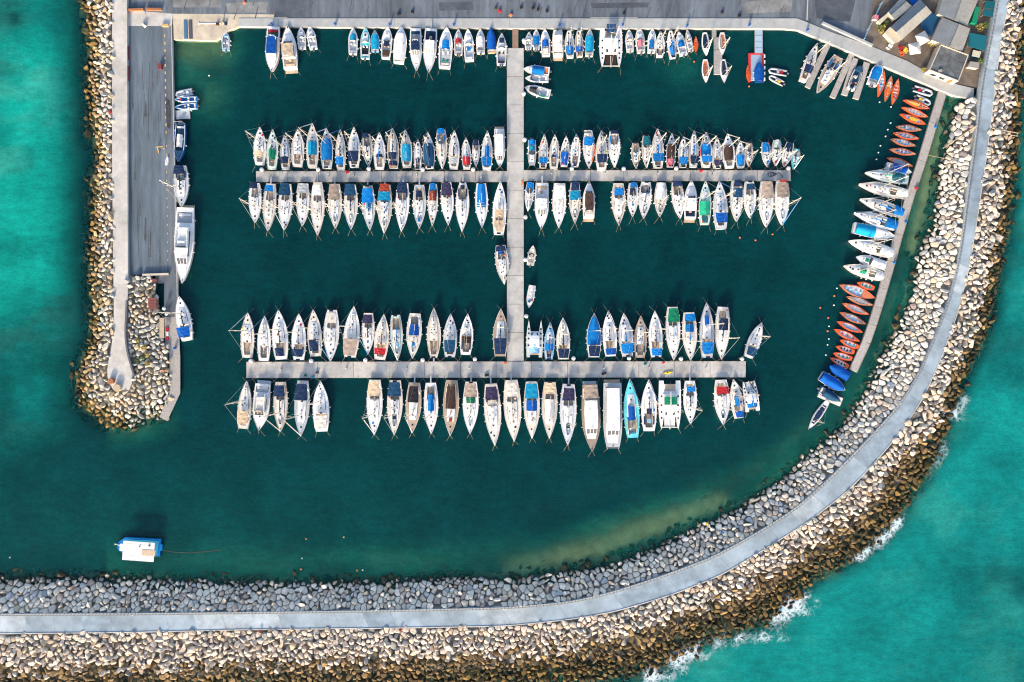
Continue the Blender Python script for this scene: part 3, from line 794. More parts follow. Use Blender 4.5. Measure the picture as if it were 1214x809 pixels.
# floating dock with a red fender border
(x0, y0) = P(896.5, 80.3, .5)
t = thing('floating_dock', 'pale blue floating dock with a red border carrying a blue covered boat', 'dock', (x0, y0, 0))
lx, ly = 17.6 * S, 34 * S
MB().box((0, 0, .15), (lx - 1.0, ly - .9, .7)).build('deck', mat('pale_blue_decking', (.30, .40, .50)), t)
for s in (-1, 1):
    mb = MB()
    for k in range(8): mb.box((s * (lx / 2 - .25), -ly / 2 + ly * (k + .5) / 8, .22), (.62, ly / 8 - .08, .75))
    mb.build('side_float', mat('red_float', (.55, .035, .03), .5), t)
MB().box((0, ly / 2 - .22, .22), (lx - 1.15, .5, .75)).build('end_float', mat('red_float', (.55, .035, .03), .5), t)
for k in range(5): MB().box((lx / 2 + .28, -ly / 2 + ly * (k + .5) / 5, .3), (.4, .9, .5)).build('fender', gel('white'), t)

# mooring piles with pale caps
PILES = [(310, 201), (377, 201), (437, 200), (501, 201), (561, 201), (622, 165.6), (678, 200), (739.5, 200), (623, 257.6), (802, 199.6), (935, 199.6), (297, 428), (368.6, 428), (433, 427), (501, 427), (563, 426), (624, 375), (680, 425), (746, 425), (807.5, 425.6), (880, 425.6), (623, 308), (621, 48), (621, 111)]
for i, (x, y) in enumerate(PILES):
    wxy = P(x, y, 2.0)
    t = thing('mooring_pile', 'round steel mooring pile with pale domed cap standing beside a pontoon', 'pile', (wxy[0], wxy[1], 0), 0, 'mooring piles beside the pontoons')
    MB().tube((0, 0, -3), (0, 0, 1.9), .42, .42, 12).build('post', mat('pile_steel', (.30, .27, .24), .6, .2), t, True)
    MB().ball((0, 0, 1.9), .62, .7, 12, 6).build('cap', gel('white'), t, True)
# blue service pedestals on the top quay
for x, y in [(322, 28), (397, 28), (462, 28.6), (538, 28.7), (663.6, 29), (738.5, 29), (815, 30), (889, 29), (958, 35)]:
    wxy = P(x, y, QUAY_Z + 1)
    t = thing('service_pedestal', 'small blue service pedestal standing on the pale strip of the top quay', 'pedestal', (wxy[0], wxy[1], QUAY_Z + .12), .5, 'blue pedestals on the quay')
    MB().box((0, 0, .5), (.55, .40, 1.0), 0, .8).build('cabinet', BLUEBOX, t)
    MB().box((0, 0, 1.05), (.62, .46, .10)).build('cap', BLUEBOX, t)
for x, y in [(389, 207), (419, 207.5), (494, 207), (654, 206), (717, 206), (780, 206), (846, 205), (908, 205), (332, 438), (410, 437), (482, 437), (556, 437), (640, 437), (716, 437), (770, 436), (838, 436)]:
    wxy = P(x, y, PIER_Z + 1)
    t = thing('service_post', 'slim dark service post on the middle of a cross pier', 'post', (wxy[0], wxy[1], PIER_Z), 0, 'service posts on the cross piers')
    MB().box((0, 0, .45), (.32, .26, .9), 0, .85).build('column', mat('post_blue', (.03, .06, .14), .5), t)
    MB().ball((0, 0, .95), .18, .6, 8, 4).build('lamp_cap', gel('white'), t)
# buoys
BU = [(1042.6, 121.5, 'w'), (1056.2, 127.1, 'w'), (1055.6, 146.2, 'w'), (1052.3, 154.0, 'w'), (1049.7, 161.9, 'w'), (1043.6, 173.1, 'w'), (1041.2, 181.2, 'w'), (1038.9, 189.2, 'w'), (972.4, 365, 'o'), (981.8, 377, 'o'), (982.7, 387, 'w'), (981, 392.7, 'o'), (982.5, 402, 'w'), (981, 409, 'w'), (979, 421, 'w'), (988.6, 362, 'w'), (992, 342, 'w'), (989, 351, 'o'),
      (823, 73.5, 'o'), (888, 102.7, 'o'), (877, 282, 'o'), (895.5, 285, 'o'), (915.7, 278, 'o'), (363, 639, 'o'), (407.6, 637, 'y'), (358, 662, 'w'), (357, 675, 'o'), (423.5, 676.5, 'o'), (430, 676, 'w'), (12, 661, 'w'), (248, 90, 'w')]
bm = dict(w=gel('white'), o=mat('orange_float', (.75, .18, .04), .5), y=mat('tan_float', (.55, .38, .12), .5))
bt = dict(w='small white round float bobbing on the dark water', o='small orange round float bobbing on the dark water', y='small tan float alone in the open lower basin')
for x, y, c in BU:
    wxy = P(x, y)
    o = MB().ball((0, 0, .1), .27 if c != 'w' else .23, .9, 10, 6).tube((0, 0, .3), (0, 0, .58), .06, .05, 5).build('mooring_buoy', bm[c], None, True)
    o.location = (wxy[0], wxy[1], 0)
    setp(o, bt[c], 'buoy', dict(w='white mooring floats', o='orange mooring floats', y=None)[c])
# ------------------------------------------------------------------ boats
FENDER = MB().tube((0, 0, -.30), (0, 0, .30), .15, .15, 7).ball((0, 0, .30), .15, 1, 7, 4).ball((0, 0, -.30), .15, 1, 7, 4)
_f = FENDER.build('fender_source', gel('white')); FENDER_ME = _f.data; bpy.data.objects.remove(_f)
_f = FENDER.build('fender_source', mat('navy_fender', (.02, .03, .09), .6)); FENDER_NAVY = _f.data; bpy.data.objects.remove(_f)
_f = MB().tube((0, 0, 0), (0, 0, .26), .12, .09, 8).build('winch_source', STEEL); WINCH_ME = _f.data; bpy.data.objects.remove(_f)
def child(name, me, parent, loc, rz=0.0):
    o = bpy.data.objects.new(name, me); COL.objects.link(o); o.parent = parent; o.location = loc; o.rotation_euler = (0, 0, rz); return o

class Hull:
    """half-breadth and sheer of a hull, x forward, origin amidships on the waterline; t runs from bow 0 to stern 1"""
    def __init__(s, L, B, ws=.72, tm=.55, p=1.9, fb=None, sq=0.0):
        s.L, s.B, s.ws, s.tm, s.p, s.sq = L, B, ws, tm, p, sq
        s.fb = fb or min(1.45, max(.55, .075 * L + .38))
    def w(s, t):
        if t < s.tm:
            v = 1 - (1 - max(t, 0) / s.tm) ** s.p
            v = s.sq + (1 - s.sq) * v
        else: v = 1 - (1 - s.ws) * ((t - s.tm) / (1 - s.tm)) ** (2.0 if s.ws > .3 else 1.7)
        return max(v, .012) * s.B / 2
    def x(s, t): return s.L * (.5 - t)
    def z(s, t): return s.fb * (1 + .22 * (1 - t) ** 2)
    def pt(s, t, f, dz=0.0): return (s.x(t), s.w(t) * f, s.z(t) + dz)

TS = [0, .03, .07, .12, .18, .26, .34, .43, .52, .62, .72, .82, .91, 1.0]
def hull_mesh(h, col, root, stripe=None):
    secs = []
    for t in TS:
        w, z, x = h.w(t), h.z(t), h.x(t)
        rk = -.05 * h.L * (1 - t) ** 4
        prof = [(0, -.45, 1.6), (w * .62, -.35, 1.5), (w * .88, .12, 1), (w * 1.0, z - .12, .25), (w, z + .06, 0), (max(w - .10, w * .5), z + .06, 0), (max(w - .11, w * .45), z - .03, 0)]
        left = [(x + rk * k, y, zz) for y, zz, k in prof]
        secs.append([(a, -b, c) for a, b, c in left[::-1]] + left[1:])
    mb = MB().loft(secs, closed=False, caps=False)
    n = len(secs[0])
    mb.f.append(tuple((len(secs) - 1) * n + j for j in range(1, n - 1))); mb.m.append(0)
    o = mb.build('hull', gel(col), root, False)
    if stripe:
        mb = MB()
        for sgn in (1, -1):
            a = [[(h.x(t), sgn * (h.w(t) + .012), h.z(t) - .22), (h.x(t), sgn * (h.w(t) + .03), h.z(t) - .10), (h.x(t), sgn * (h.w(t) + .012), h.z(t) + .04)] for t in TS[1:]]
            mb.loft(a, closed=False, caps=False)
        mb.build('rubbing_strake', cloth(stripe), root)
    return o

def deck_mesh(h, dm, root, well=None, welldepth=.55, wf=.55, solem=None, rim=None):
    """deck from rail to rail with an open well between t values"""
    ts = sorted(set(TS[1:] + ([well[0], well[0] + .0005, well[1] - .0005, well[1]] if well else [])))
    secs, sole = [], []
    for t in ts:
        inw = well and well[0] + .0002 <= t <= well[1] - .0002
        w, z, x = h.w(t), h.z(t), h.x(t)
        wo = max(w - .09, w * .5)
        wc = min(wf * w, max(w - .32, .3 * w)) if well and well[0] - .001 <= t <= well[1] + .001 else wo * .5
        zc = z - welldepth if inw else z + .035
        secs.append([(x, -wo, z - .02), (x, -wc, z + .03), (x, -wc * .985, zc), (x, wc * .985, zc), (x, wc, z + .03), (x, wo, z - .02)])
        if inw: sole.append([(x, -wc * .97, zc + .012), (x, wc * .97, zc + .012)])
    o = MB().loft(secs, closed=False, caps=False).build('deck', dm, root)
    if well:
        MB().loft(sole, closed=False, caps=False).build('cockpit_sole', solem or WELL, root)
        t0, t1 = well
        mb = MB()
        for sgn in (1, -1):     # coaming
            a = []
            for k in range(5):
                t = t0 + (t1 - t0) * k / 4
                wc = min(wf * h.w(t), max(h.w(t) - .32, .3 * h.w(t)))
                a.append([(h.x(t), sgn * wc, h.z(t) + .02), (h.x(t), sgn * wc, h.z(t) + .22), (h.x(t), sgn * (wc + .10), h.z(t) + .20), (h.x(t), sgn * (wc + .16), h.z(t) + .02)])
            mb.loft(a, closed=False, caps=False)
        mb.build('coaming', rim or gel('white'), root)
    return o

def cabin(h, t0, t1, wf, hh, m, root, name='coachroof', win=True, slope=.6):
    secs = []
    K = 6
    for k in range(K + 1):
        t = t0 + (t1 - t0) * k / K
        w, z, x = h.w(t) * wf, h.z(t) + .0, h.x(t)
        e = .15 if k == 0 else 1.0
        top = hh * (.35 if k == 0 else .85 if k == 1 else 1.0)
        secs.append([(x, -w, z - .02), (x, -w * .90, z + top * .85), (x, -w * .6, z + top), (x, 0, z + top * 1.06), (x, w * .6, z + top), (x, w * .90, z + top * .85), (x, w, z - .02)])
    MB().loft(secs, closed=True).build(name, m, root)
    if win and hh > .25:
        for sgn in (1, -1):
            a = []
            for k in range(5):
                t = t0 + (t1 - t0) * (.28 + .55 * k / 4)
                w, z = h.w(t) * wf, h.z(t)
                a.append([(h.x(t), sgn * (w * .985 + .012), z + hh * .22), (h.x(t), sgn * (w * .925 + .012), z + hh * .68)])
            MB().loft(a, closed=False, caps=False).build('window', GLASS, root)
    return hh

def canopy(h, t0, t1, wf, z0, arch, m, root, name, drape=0.0, seams=True):
    """cloth stretched between t0 and t1, arched across the beam; drape lets the edges fall"""
    nu, nv = 6, 8
    top, bot = [], []
    ph = rng.uniform(0, 6)
    for i in range(nu + 1):
        t = t0 + (t1 - t0) * i / nu
        r1, r2 = [], []
        for j in range(nv + 1):
            v = -1 + 2 * j / nv
            y = v * h.w(t) * wf
            sag = -.07 * abs(math.sin(i * math.pi / 2 + .3)) * (1 - v * v)
            z = h.z(t) + z0 + arch * (1 - abs(v) ** 1.8) - drape * abs(v) ** 3 + sag + .035 * math.sin(5 * v + ph + 2 * i) + rng.uniform(-.02, .02)
            r1.append((h.x(t), y, z)); r2.append((h.x(t), y * .99, z - .035))
        top.append(r1); bot.append(r2)
    secs = [a + b[::-1] for a, b in zip(top, bot)]
    o = MB().loft(secs, closed=True).build(name, m, root, False)
    if name in ('bimini', 'sprayhood', 'awning'):
        mb = MB()
        for t in (t0 + .01, (t0 + t1) / 2, t1 - .01):
            for s in (-1, 1):
                mb.tube((h.x(t), s * h.w(t) * wf * .97, h.z(t) + z0 - .05), (h.x((t0 + t1) / 2), s * h.w((t0 + t1) / 2) * max(wf, .8) * .97, h.z(t) + .03), .022, .022, 4)
        mb.build('frame', STEEL, o)
    return o

def mast_rig(h, tm, hm, root, boomcol, boomyaw=0.0, te=None, z0=0.9, bare=False, rake=0.0):
    x, z = h.x(tm), h.z(tm) + .3
    top = (x - rake * hm, 0, hm)
    m = MB().tube((x, 0, z), top, .13, .085, 8).build('mast', ALU, root, True)
    mb = MB()
    for f, l in ((.45, .23), (.72, .17)):
        zz = z + (hm - z) * f
        for s in (-1, 1): mb.tube((x, 0, zz), (x - .25, s * h.B * l * 1.5, zz + .08), .05, .03, 5)
    mb.build('spreader', ALU, m)
    w = MB()
    w.tube((h.x(.015), 0, h.z(0) + .08), (x, 0, hm * .97), .05, .03, 4)
    w.tube((h.x(.99), 0, h.z(1) + .08), (top[0], 0, hm), .025, .025, 3)
    for s in (-1, 1):
        zz = z + (hm - z) * .45
        sp = (x - .25, s * h.B * .345, zz + .08)
        w.tube((x - .2, s * h.w(tm + .03) * .93, h.z(tm)), sp, .022, .022, 3).tube(sp, (x, 0, hm * .95), .022, .022, 3)
    w.build('rigging', STEEL, root)
    if rng.random() < .55:      # furled headsail on the forestay
        a, c = Vector((h.x(.03), 0, h.z(0) + .5)), Vector((x, 0, hm * .93))
        MB().tube(a, a.lerp(c, .5), .13, .10, 6).tube(a.lerp(c, .5), a.lerp(c, .95), .10, .05, 6).build('furled_headsail', cloth(rng.choice(['white', 'white', 'cream', 'blue', 'navy'])), root)
    if boomcol == '-': return
    te = te or min(.80, tm + .36)
    L = (te - tm) * h.L
    zb = h.z(.5) + z0
    ca, sa = math.cos(R(boomyaw)), math.sin(R(boomyaw))
    def bp(u, y=0, dz=0): return (x - .12 - u * L * ca - y * sa, -u * L * sa + y * ca, zb + dz)
    b = MB().tube(bp(0), bp(1), .09, .08, 6).build('boom', ALU, root)
    if not bare:
        secs = []
        for k in range(8):
            u = .015 + .965 * k / 7
            a = (.30 - .15 * u) * (1 + .12 * rng.uniform(-1, 1)) * (.6 if k in (0, 7) else 1)
            secs.append([bp(u, a * .55 * math.cos(q), .22 + a * 1.0 * math.sin(q)) for q in (k2 * math.pi / 4 for k2 in range(8))])
        MB().loft(secs).build('sail_cover', cloth(boomcol), b)

def rails(h, root, t0=.0, t1=.98, zr=.62, pulpit=True):
    mb = MB()
    ts = [t for t in (.02, .08, .18, .30, .43, .56, .69, .82, .94) if t0 <= t <= t1]
    for s in (-1, 1):
        pts = [(h.x(t), s * max(h.w(t) - .06, .02), h.z(t) + zr) for t in ts]
        mb.path(pts, .022, 3)
        for t in ts: mb.tube((h.x(t), s * max(h.w(t) - .06, .02), h.z(t)), (h.x(t), s * max(h.w(t) - .06, .02), h.z(t) + zr), .022, .022, 3)
    if pulpit: mb.tube((h.x(.02), -h.w(.02), h.z(0) + zr), (h.x(.02), h.w(.02), h.z(0) + zr), .03, .03, 4)
    mb.build('guard_rail', STEEL, root)

def hatch(h, t, size, root, zup=.03, y=0.0, m=None, name='hatch'):
    o = MB().box((h.x(t), y, h.z(t) + zup + .02), (size, size, .07), 0, .9).build(name, m or GLASS, root)
    return o

def outboard(h, root, y=0.0, big=False):
    k = 1.25 if big else 1.0
    mb = MB().box((h.x(1) - .30 * k, y, h.fb + .12), (.62 * k, .40 * k, .48 * k), 0, .75)
    mb.box((h.x(1) - .22, y, h.fb - .45), (.22, .16, .8)).box((h.x(1) - .30, y, -.1), (.5, .1, .3))
    mb.build('outboard_motor', MOTOR, root)

def fenders(h, root, n=4):
    for s in (-1, 1):
        for k in range(n):
            t = .32 + .56 * (k + rng.uniform(.2, .8)) / n
            child('fender', FENDER_ME if rng.random() < .72 else FENDER_NAVY, root, (h.x(t), s * (h.w(t) + .15), h.z(t) - .42))

def wheel(h, t, root, r=.42):
    secs = [[(h.x(t) + .04 * math.cos(q) * 0 + .03 * math.sin(q), (r + .03 * math.cos(q)) * math.cos(a), h.z(t) + .55 + (r + .03 * math.cos(q)) * math.sin(a)) for q in (0, 2.1, 4.2)] for a in (k * math.pi / 6 for k in range(13))]
    mb = MB().loft(secs, caps=False)
    for k in range(3): mb.tube((h.x(t), 0, h.z(t) + .55), (h.x(t), r * math.cos(k * 2.09), h.z(t) + .55 + r * math.sin(k * 2.09)), .02, .02, 4)
    mb.box((h.x(t) + .16, 0, h.z(t) + .05), (.26, .28, .85))
    mb.build('steering_wheel', STEEL, root)

def winches(h, ts, root, wf=.62):
    t = ts[0]
    for s in (-1, 1): child('winch', WINCH_ME, root, (h.x(t), s * h.w(t) * wf, h.z(t) + .1))

def mooring(h, root, qdir, bowside):
    """ropes: two from the quay end to the pontoon, two splayed into the water at the free end"""
    if qdir is None: return
    quay_t, free_t = (.02, .99) if bowside else (.99, .015)
    sg = 1 if bowside else -1
    for s in (-1, 1):
        y = s * max(h.w(quay_t) * .85, .15)
        a = Vector((h.x(quay_t), y, h.z(quay_t) + .1)); b = Vector((h.x(quay_t) + sg * qdir, y * 1.0 + s * rng.uniform(.8, 2.2), PIER_Z + .05))
        mid = (a + b) / 2 - Vector((0, 0, .1))
        MB().path([a, mid, b], .028, 4).build('mooring_rope', ROPE, root)
        y = s * max(h.w(free_t) * .8, .12)
        a = Vector((h.x(free_t), y, h.z(free_t))); b = Vector((h.x(free_t) - sg * rng.uniform(1.3, 2.2), y + s * rng.uniform(.5, 1.3), -.1))
        MB().tube(a, b, .025, .025, 4).build('mooring_rope', ROPE, root)

def parse(feats):
    out = []
    for tok in feats.split():
        p = tok.split(':')
        out.append((p[0], p[1:]))
    return out
def num(p, i, d): return float(p[i]) if len(p) > i and p[i] != '' else d

def sail_boat(root, L, B, hc, dc, fs, quay, bowside):
    d = dict((k, p) for k, p in fs)
    h = Hull(L, B, num(d.get('st', []), 0, .70), .56, 1.95)
    hull_mesh(h, hc, root, d['rub'][0] if 'rub' in d else None)
    c0 = .66
    if dc == 'white': dc = rng.choice(['white', 'white', 'white', 'white', 'white', 'cream', 'cream', 'lightgrey', 'beige', 'teak'] if 'x' not in d else ['white'])
    cov = [p for k, p in fs if k == 'c' and float(p[2]) > .75 and float(p[2]) - float(p[1]) > .25]
    deck_mesh(h, deckm(dc), root, (c0, .93), .5, .58, deckm('teak') if rng.random() < .4 else WELL)
    cm = gel('white') if dc not in ('beige', 'cream', 'grey', 'palegreen', 'tan', 'taupe') or rng.random() < .6 else gel('cream')
    ht = .36 if L > 8 else .28
    cabin(h, .27, .645, .60, ht, cm, root)
    hatch(h, .17, .55 if L > 8 else .42, root)
    for t in ((.36, .47) if rng.random() < .5 else (.33, .44, .54)):
        hatch(h, t, .42, root, ht + .02)
    if rng.random() < .55:
        for s in (-1, 1): hatch(h, .50, .30, root, ht, s * h.w(.5) * .36)
    for k in range(rng.choice((0, 1, 2, 3))):
        hatch(h, rng.uniform(.29, .60), rng.uniform(.2, .34), root, ht, rng.choice((-1, 1)) * h.w(.45) * rng.uniform(.15, .42))
    if rng.random() < .6:
        cc = cloth(rng.choice(['navy', 'blue', 'tan', 'white', 'grey', 'beige']))
        for s in (-1, 1): MB().box((h.x(.79), s * h.w(.8) * .66, h.z(.8) + .24), (h.L * .16, .38, .10)).build('cockpit_cushion', cc, root)
    # companionway, windlass, tiller or wheel
    MB().box((h.x(.635), 0, h.z(.63) + ht * .6), (.5, .62, ht * 1.1), 0, .9).build('companionway', GLASS, root)
    MB().box((h.x(.07), 0, h.z(.07) + .1), (.35, .22, .22), 0, .7).build('windlass', RUB, root)
    if L > 8.5: wheel(h, .83, root)
    else: MB().tube((h.x(.93), 0, h.z(.9) + .25), (h.x(.80), .12, h.z(.8) + .4), .035, .025, 5).build('tiller', deckm('teak'), root)
    winches(h, (.68, .78), root)
    rails(h, root)
    if 'x' not in d:
        s = d.get('s', ['white'])
        bare = s[0] == 'bare'
        if 'nomast' not in d:
            mast_rig(h, .40, num(d.get('mh', []), 0, 1.22 * L + .9) , root, s[0] if not bare else 'white', num(s, 1, rng.uniform(-3, 3)), None, .95, bare, .01)
    common_feats(h, root, fs)
    if L > 8 and 'b' not in d and rng.random() < .4:
        canopy(h, .60, .68, .58, .55, .25, cloth(rng.choice(['white', 'lightgrey', 'navy'])), root, 'sprayhood', .4)
    for k in range(rng.choice((0, 1, 1, 2))):      # sail bags and coiled line on deck
        t = rng.choice((.12, .22, .24, .60, .70, .75)); y = rng.choice((-1, 1)) * rng.uniform(.2, .75)
        MB().ball((h.x(t), y * h.w(t), h.z(t) + .12), rng.uniform(.22, .38), .5, 7, 4).build('sail_bag', cloth(rng.choice(['blue', 'navy', 'tan', 'grey', 'tan', 'red', 'cream', 'brown'])), root)
    if L > 8 and rng.random() < .25: inflatable_shape(root, (h.x(.22), 0, h.z(.22) + .35), 2.3, 1.2, 0, 'stowed_dinghy', gel(rng.choice(['grey', 'lightgrey', 'white'])))
    if rng.random() < .35: MB().ball((h.x(.94), h.w(.94) * .6, h.z(.9) + .7), .28, .5, 9, 5).build('horseshoe_buoy', rng.choice([gel('orange'), gel('white')]), root)
    if rng.random() < .3: MB().box((h.x(.30), 0, h.z(.3) + ht + .12), (.75, .5, .22), 0, .9).build('liferaft', gel('white'), root)
    if rng.random() < .3: MB().box((h.x(.985), 0, h.z(1) + 1.0), (.55, 1.2, .04)).build('solar_panel', GLASS, root)
    gang(h, root, fs, bowside)
    fenders(h, root, 3 if L < 9 else 4)
    mooring(h, root, quay, bowside)
    return h

def gang(h, root, fs, bowside):
    if any(k == 'g' for k, p in fs):
        t = 0.0 if bowside else 1.0
        sg = 1 if bowside else -1
        MB().box((h.x(t) + sg * 1.0, 0, h.z(t) + .08), (2.3, .42, .07)).build('gangplank', mat('gangplank_grey', (.35, .36, .38), .6), root)

def common_feats(h, root, fs):
    for k, p in fs:
        if k == 'c':
            t0, t1, wf = num(p, 1, .3), num(p, 2, .8), num(p, 3, .92)
            canopy(h, t0, t1, wf, .35, .75 if h.L > 7 else .45, cloth(p[0]), root, 'deck_cover', .25)
        elif k == 'b':
            t0, t1, wf = num(p, 1, .7), num(p, 2, .95), num(p, 3, .88)
            canopy(h, t0, t1, wf, 1.55, .22, cloth(p[0]), root, 'bimini', .06)
        elif k == 'q':
            t, sz, y = num(p, 1, .3), num(p, 2, .8), num(p, 3, 0)
            o = MB().box((h.x(t), y * h.w(t), h.z(t) + .46), (sz, sz * .95, .10), 0, .92).build('hatch_cover', cloth(p[0]), root)
        elif k == 'o':
            n = int(num(p, 0, 1))
            for i in range(n): outboard(h, root, (i - (n - 1) / 2) * .62, h.L > 6.5)
        elif k == 'plank':
            t0, t1, s = num(p, 1, .4), num(p, 2, .8), num(p, 3, 1)
            mb = MB()
            for i in range(4):
                a, b = t0 + (t1 - t0) * i / 4, t0 + (t1 - t0) * (i + 1) / 4
                mb.tube((h.x(a), s * (h.w(a) - .15), h.z(a) + .65), (h.x(b), s * (h.w(b) - .15), h.z(b) + .65), .22, .22, 6)
            mb.build('side_board', cloth(p[0]), root)
        elif k == 'dg':
            t = num(p, 0, 1.0)
            inflatable_shape(root, (h.x(t), 0, h.z(t) + .55), 2.5, 1.35, math.pi / 2, 'stowed_dinghy', gel('white'))
        elif k == 'spot':
            t, y = num(p, 1, .5), num(p, 2, 0)
            MB().ball((h.x(t), y * h.w(t), h.z(t) + .5), .32, .6, 8, 5).build('deck_bag', cloth(p[0]), root)
        elif k == 'plants':
            t = num(p, 0, .9)
            for i in range(5): MB().ball((h.x(t) + rng.uniform(-.6, .6), rng.uniform(-.9, .9), h.z(t) + .5), .34, .8, 7, 5).build('green_bundle', cloth('green'), root)
        elif k == 'arch':
            t = num(p, 0, .9)
            MB().path([(h.x(t), -h.w(t) * .9, h.z(t)), (h.x(t) - .2, -h.w(t) * .8, h.z(t) + 1.7), (h.x(t) - .2, h.w(t) * .8, h.z(t) + 1.7), (h.x(t), h.w(t) * .9, h.z(t))], .07, 6).build('stern_arch', STEEL, root)
        elif k == 'mat':
            t0, t1, wf = num(p, 1, .2), num(p, 2, .4), num(p, 3, .5)
            secs = []
            for i in range(5):
                t = t0 + (t1 - t0) * i / 4; w = h.w(t) * wf
                secs.append([(h.x(t), -w, h.z(t) + .04), (h.x(t), -w * .92, h.z(t) + .16), (h.x(t), w * .92, h.z(t) + .16), (h.x(t), w, h.z(t) + .04)])
            MB().loft(secs).build('sun_pad', cloth(p[0]), root)

def inflatable_shape(root, c, L, B, rz, name, m):
    r = B * .16
    pts = [(-L / 2, B / 2 - r), (L * .18, B / 2 - r), (L * .36, B * .28), (L / 2 - r, 0), (L * .36, -B * .28), (L * .18, -B / 2 + r), (-L / 2, -B / 2 + r)]
    secs = []
    for i, p in enumerate(pts):
        a, b = pts[max(i - 1, 0)], pts[min(i + 1, len(pts) - 1)]
        d = Vector((b[0] - a[0], b[1] - a[1])).normalized(); n = Vector((-d.y, d.x))
        rr = r * (.75 if i in (0, len(pts) - 1) else 1)
        sec = []
        for k in range(8):
            q = k * math.pi / 4
            x, y = p[0] + n.x * rr * math.cos(q), p[1] + n.y * rr * math.cos(q)
            sec.append((c[0] + x * math.cos(rz) - y * math.sin(rz), c[1] + x * math.sin(rz) + y * math.cos(rz), c[2] + rr * math.sin(q)))
        secs.append(sec)
    return MB().loft(secs).build(name, m, root, True)

def rib_boat(root, L, B, hc, dc, fs, quay, bowside):
    inflatable_shape(root, (0, 0, .32), L, B, 0, 'inflatable_tube', gel(hc))
    h = Hull(L * .94, B * .66, .95, .45, 2.2, .18)
    mb = MB().loft([[(h.x(t), -h.w(t), .16), (h.x(t), h.w(t), .16), (h.x(t), h.w(t) * .6, -.2), (h.x(t), -h.w(t) * .6, -.2)] for t in TS])
    mb.build('floor', deckm(dc), root)
    MB().box((L * -.02, 0, .55), (.7, B * .26, .75), 0, .8).build('console', gel('grey'), root)
    MB().box((-L * .20, 0, .42), (.9, B * .3, .5), 0, .9).build('seat', cloth(fs[0][1][0] if fs and fs[0][0] == 'seat' else 'red'), root)
    MB().box((-L * .5 + .05, 0, .35), (.1, B * .62, .5)).build('transom', RUB, root)
    hh = Hull(L * .98, B, .9, .5, 2, .4)
    outboard(hh, root)
    return hh

def row_boat(root, L, B, hc, dc, fs, quay, bowside):
    """double-ended pulling boat with coloured topsides, pale interior, thwarts"""
    d = dict((k, p) for k, p in fs)
    tr = 'tr' in d
    h = Hull(L, B, .55 if tr else .05, .5, 1.8, .55)
    hull_mesh(h, hc, root)
    c0, c1 = num(d.get('well', []), 0, .22), num(d.get('well', []), 1, .86)
    deck_mesh(h, gel(hc), root, (c0, c1), .22, .84, deckm(dc), gel(hc))
    for k in range(5):
        t = c0 + (c1 - c0) * (k + .5) / 5
        MB().box((h.x(t), 0, h.z(t) - .06), (.28, h.w(t) * 1.35, .05)).build('thwart', deckm(d['seat'][0]) if 'seat' in d else gel('white'), root)
    if 'pad' in d:
        t0, t1 = num(d['pad'], 1, .3), num(d['pad'], 2, .6)
        secs = []
        for i in range(7):
            t = t0 + (t1 - t0) * i / 6; w = h.w(t) * .62 * math.sin(math.pi * (.12 + .76 * i / 6))
            secs.append([(h.x(t), -w, h.z(t) + .02), (h.x(t), -w * .7, h.z(t) + .16), (h.x(t), w * .7, h.z(t) + .16), (h.x(t), w, h.z(t) + .02)])
        MB().loft(secs).build('tarp', cloth(d['pad'][0]), root)
    for k in range(int(num(d.get('dots', []), 1, 0))):
        t = c0 + (c1 - c0) * (k + .5) / num(d['dots'], 1, 3)
        MB().ball((h.x(t), rng.uniform(-.15, .15), h.z(t) + .05), .30, .7, 7, 5).build('seat_cushion', cloth(d['dots'][0]), root)
    if 'oars' in d:
        for s in (-1, 1): MB().tube((h.x(.2), s * .25, h.z(.3) + .16), (h.x(.92), s * .1, h.z(.9) + .2), .04, .04, 5).tube((h.x(.1), s * .27, h.z(.2) + .16), (h.x(.2), s * .25, h.z(.3) + .16), .09, .05, 5).build('oar', deckm('tan'), root)
    if 'mast' in d: mast_rig(h, .32, num(d['mast'], 0, 7.5), root, '-')
    common_feats(h, root, [f for f in fs if f[0] in ('c', 'o')])
    return h

def motor_boat(root, L, B, hc, dc, fs, quay, bowside):
    """small open or cuddy motor boat"""
    d = dict((k, p) for k, p in fs)
    h = Hull(L, B, num(d.get('st', []), 0, .88), .48, 2.1, None, num(d.get('sq', []), 0, 0))
    hull_mesh(h, hc, root, d['rub'][0] if 'rub' in d else None)
    deck_mesh(h, deckm(dc), root, (num(d.get('well', []), 0, .52), .95), .5, .80, deckm(d['well'][2]) if 'well' in d and len(d['well']) > 2 else deckm('lightgrey'))
    if 'nocab' not in d:
        cabin(h, .16, .50, .66, .38, gel('white'), root)
        hatch(h, .26, .45, root, .33)
    if 'ws' in d or 'nows' not in d:
        t = num(d.get('ws', []), 0, .47)
        secs = []
        for v in (-1, -.5, 0, .5, 1):
            w = h.w(t)
            x = h.x(t) + .5 * (1 - v * v)
            secs.append([(x, v * w * .72, h.z(t) + .30), (x - .42, v * w * .62, h.z(t) + .85)])
        MB().loft(secs, closed=False, caps=False).build('windscreen', GLASS, root)
    sc = d['seat'][0] if 'seat' in d else rng.choice(['white', 'cream', 'lightgrey'])
    for s in (-1, 1): MB().box((h.x(.62), s * h.w(.6) * .38, h.z(.6) - .12), (.55, .5, .7), 0, .85).build('seat', cloth(sc), root)
    MB().box((h.x(.90), 0, h.z(.9) - .2), (.5, h.w(.9) * 1.35, .5), 0, .95).build('stern_bench', cloth(sc), root)
    if rng.random() < .6: rails(h, root, 0, .5, .45)
    common_feats(h, root, fs)
    gang(h, root, fs, bowside)
    fenders(h, root, 2)
    mooring(h, root, quay, bowside)
    return h

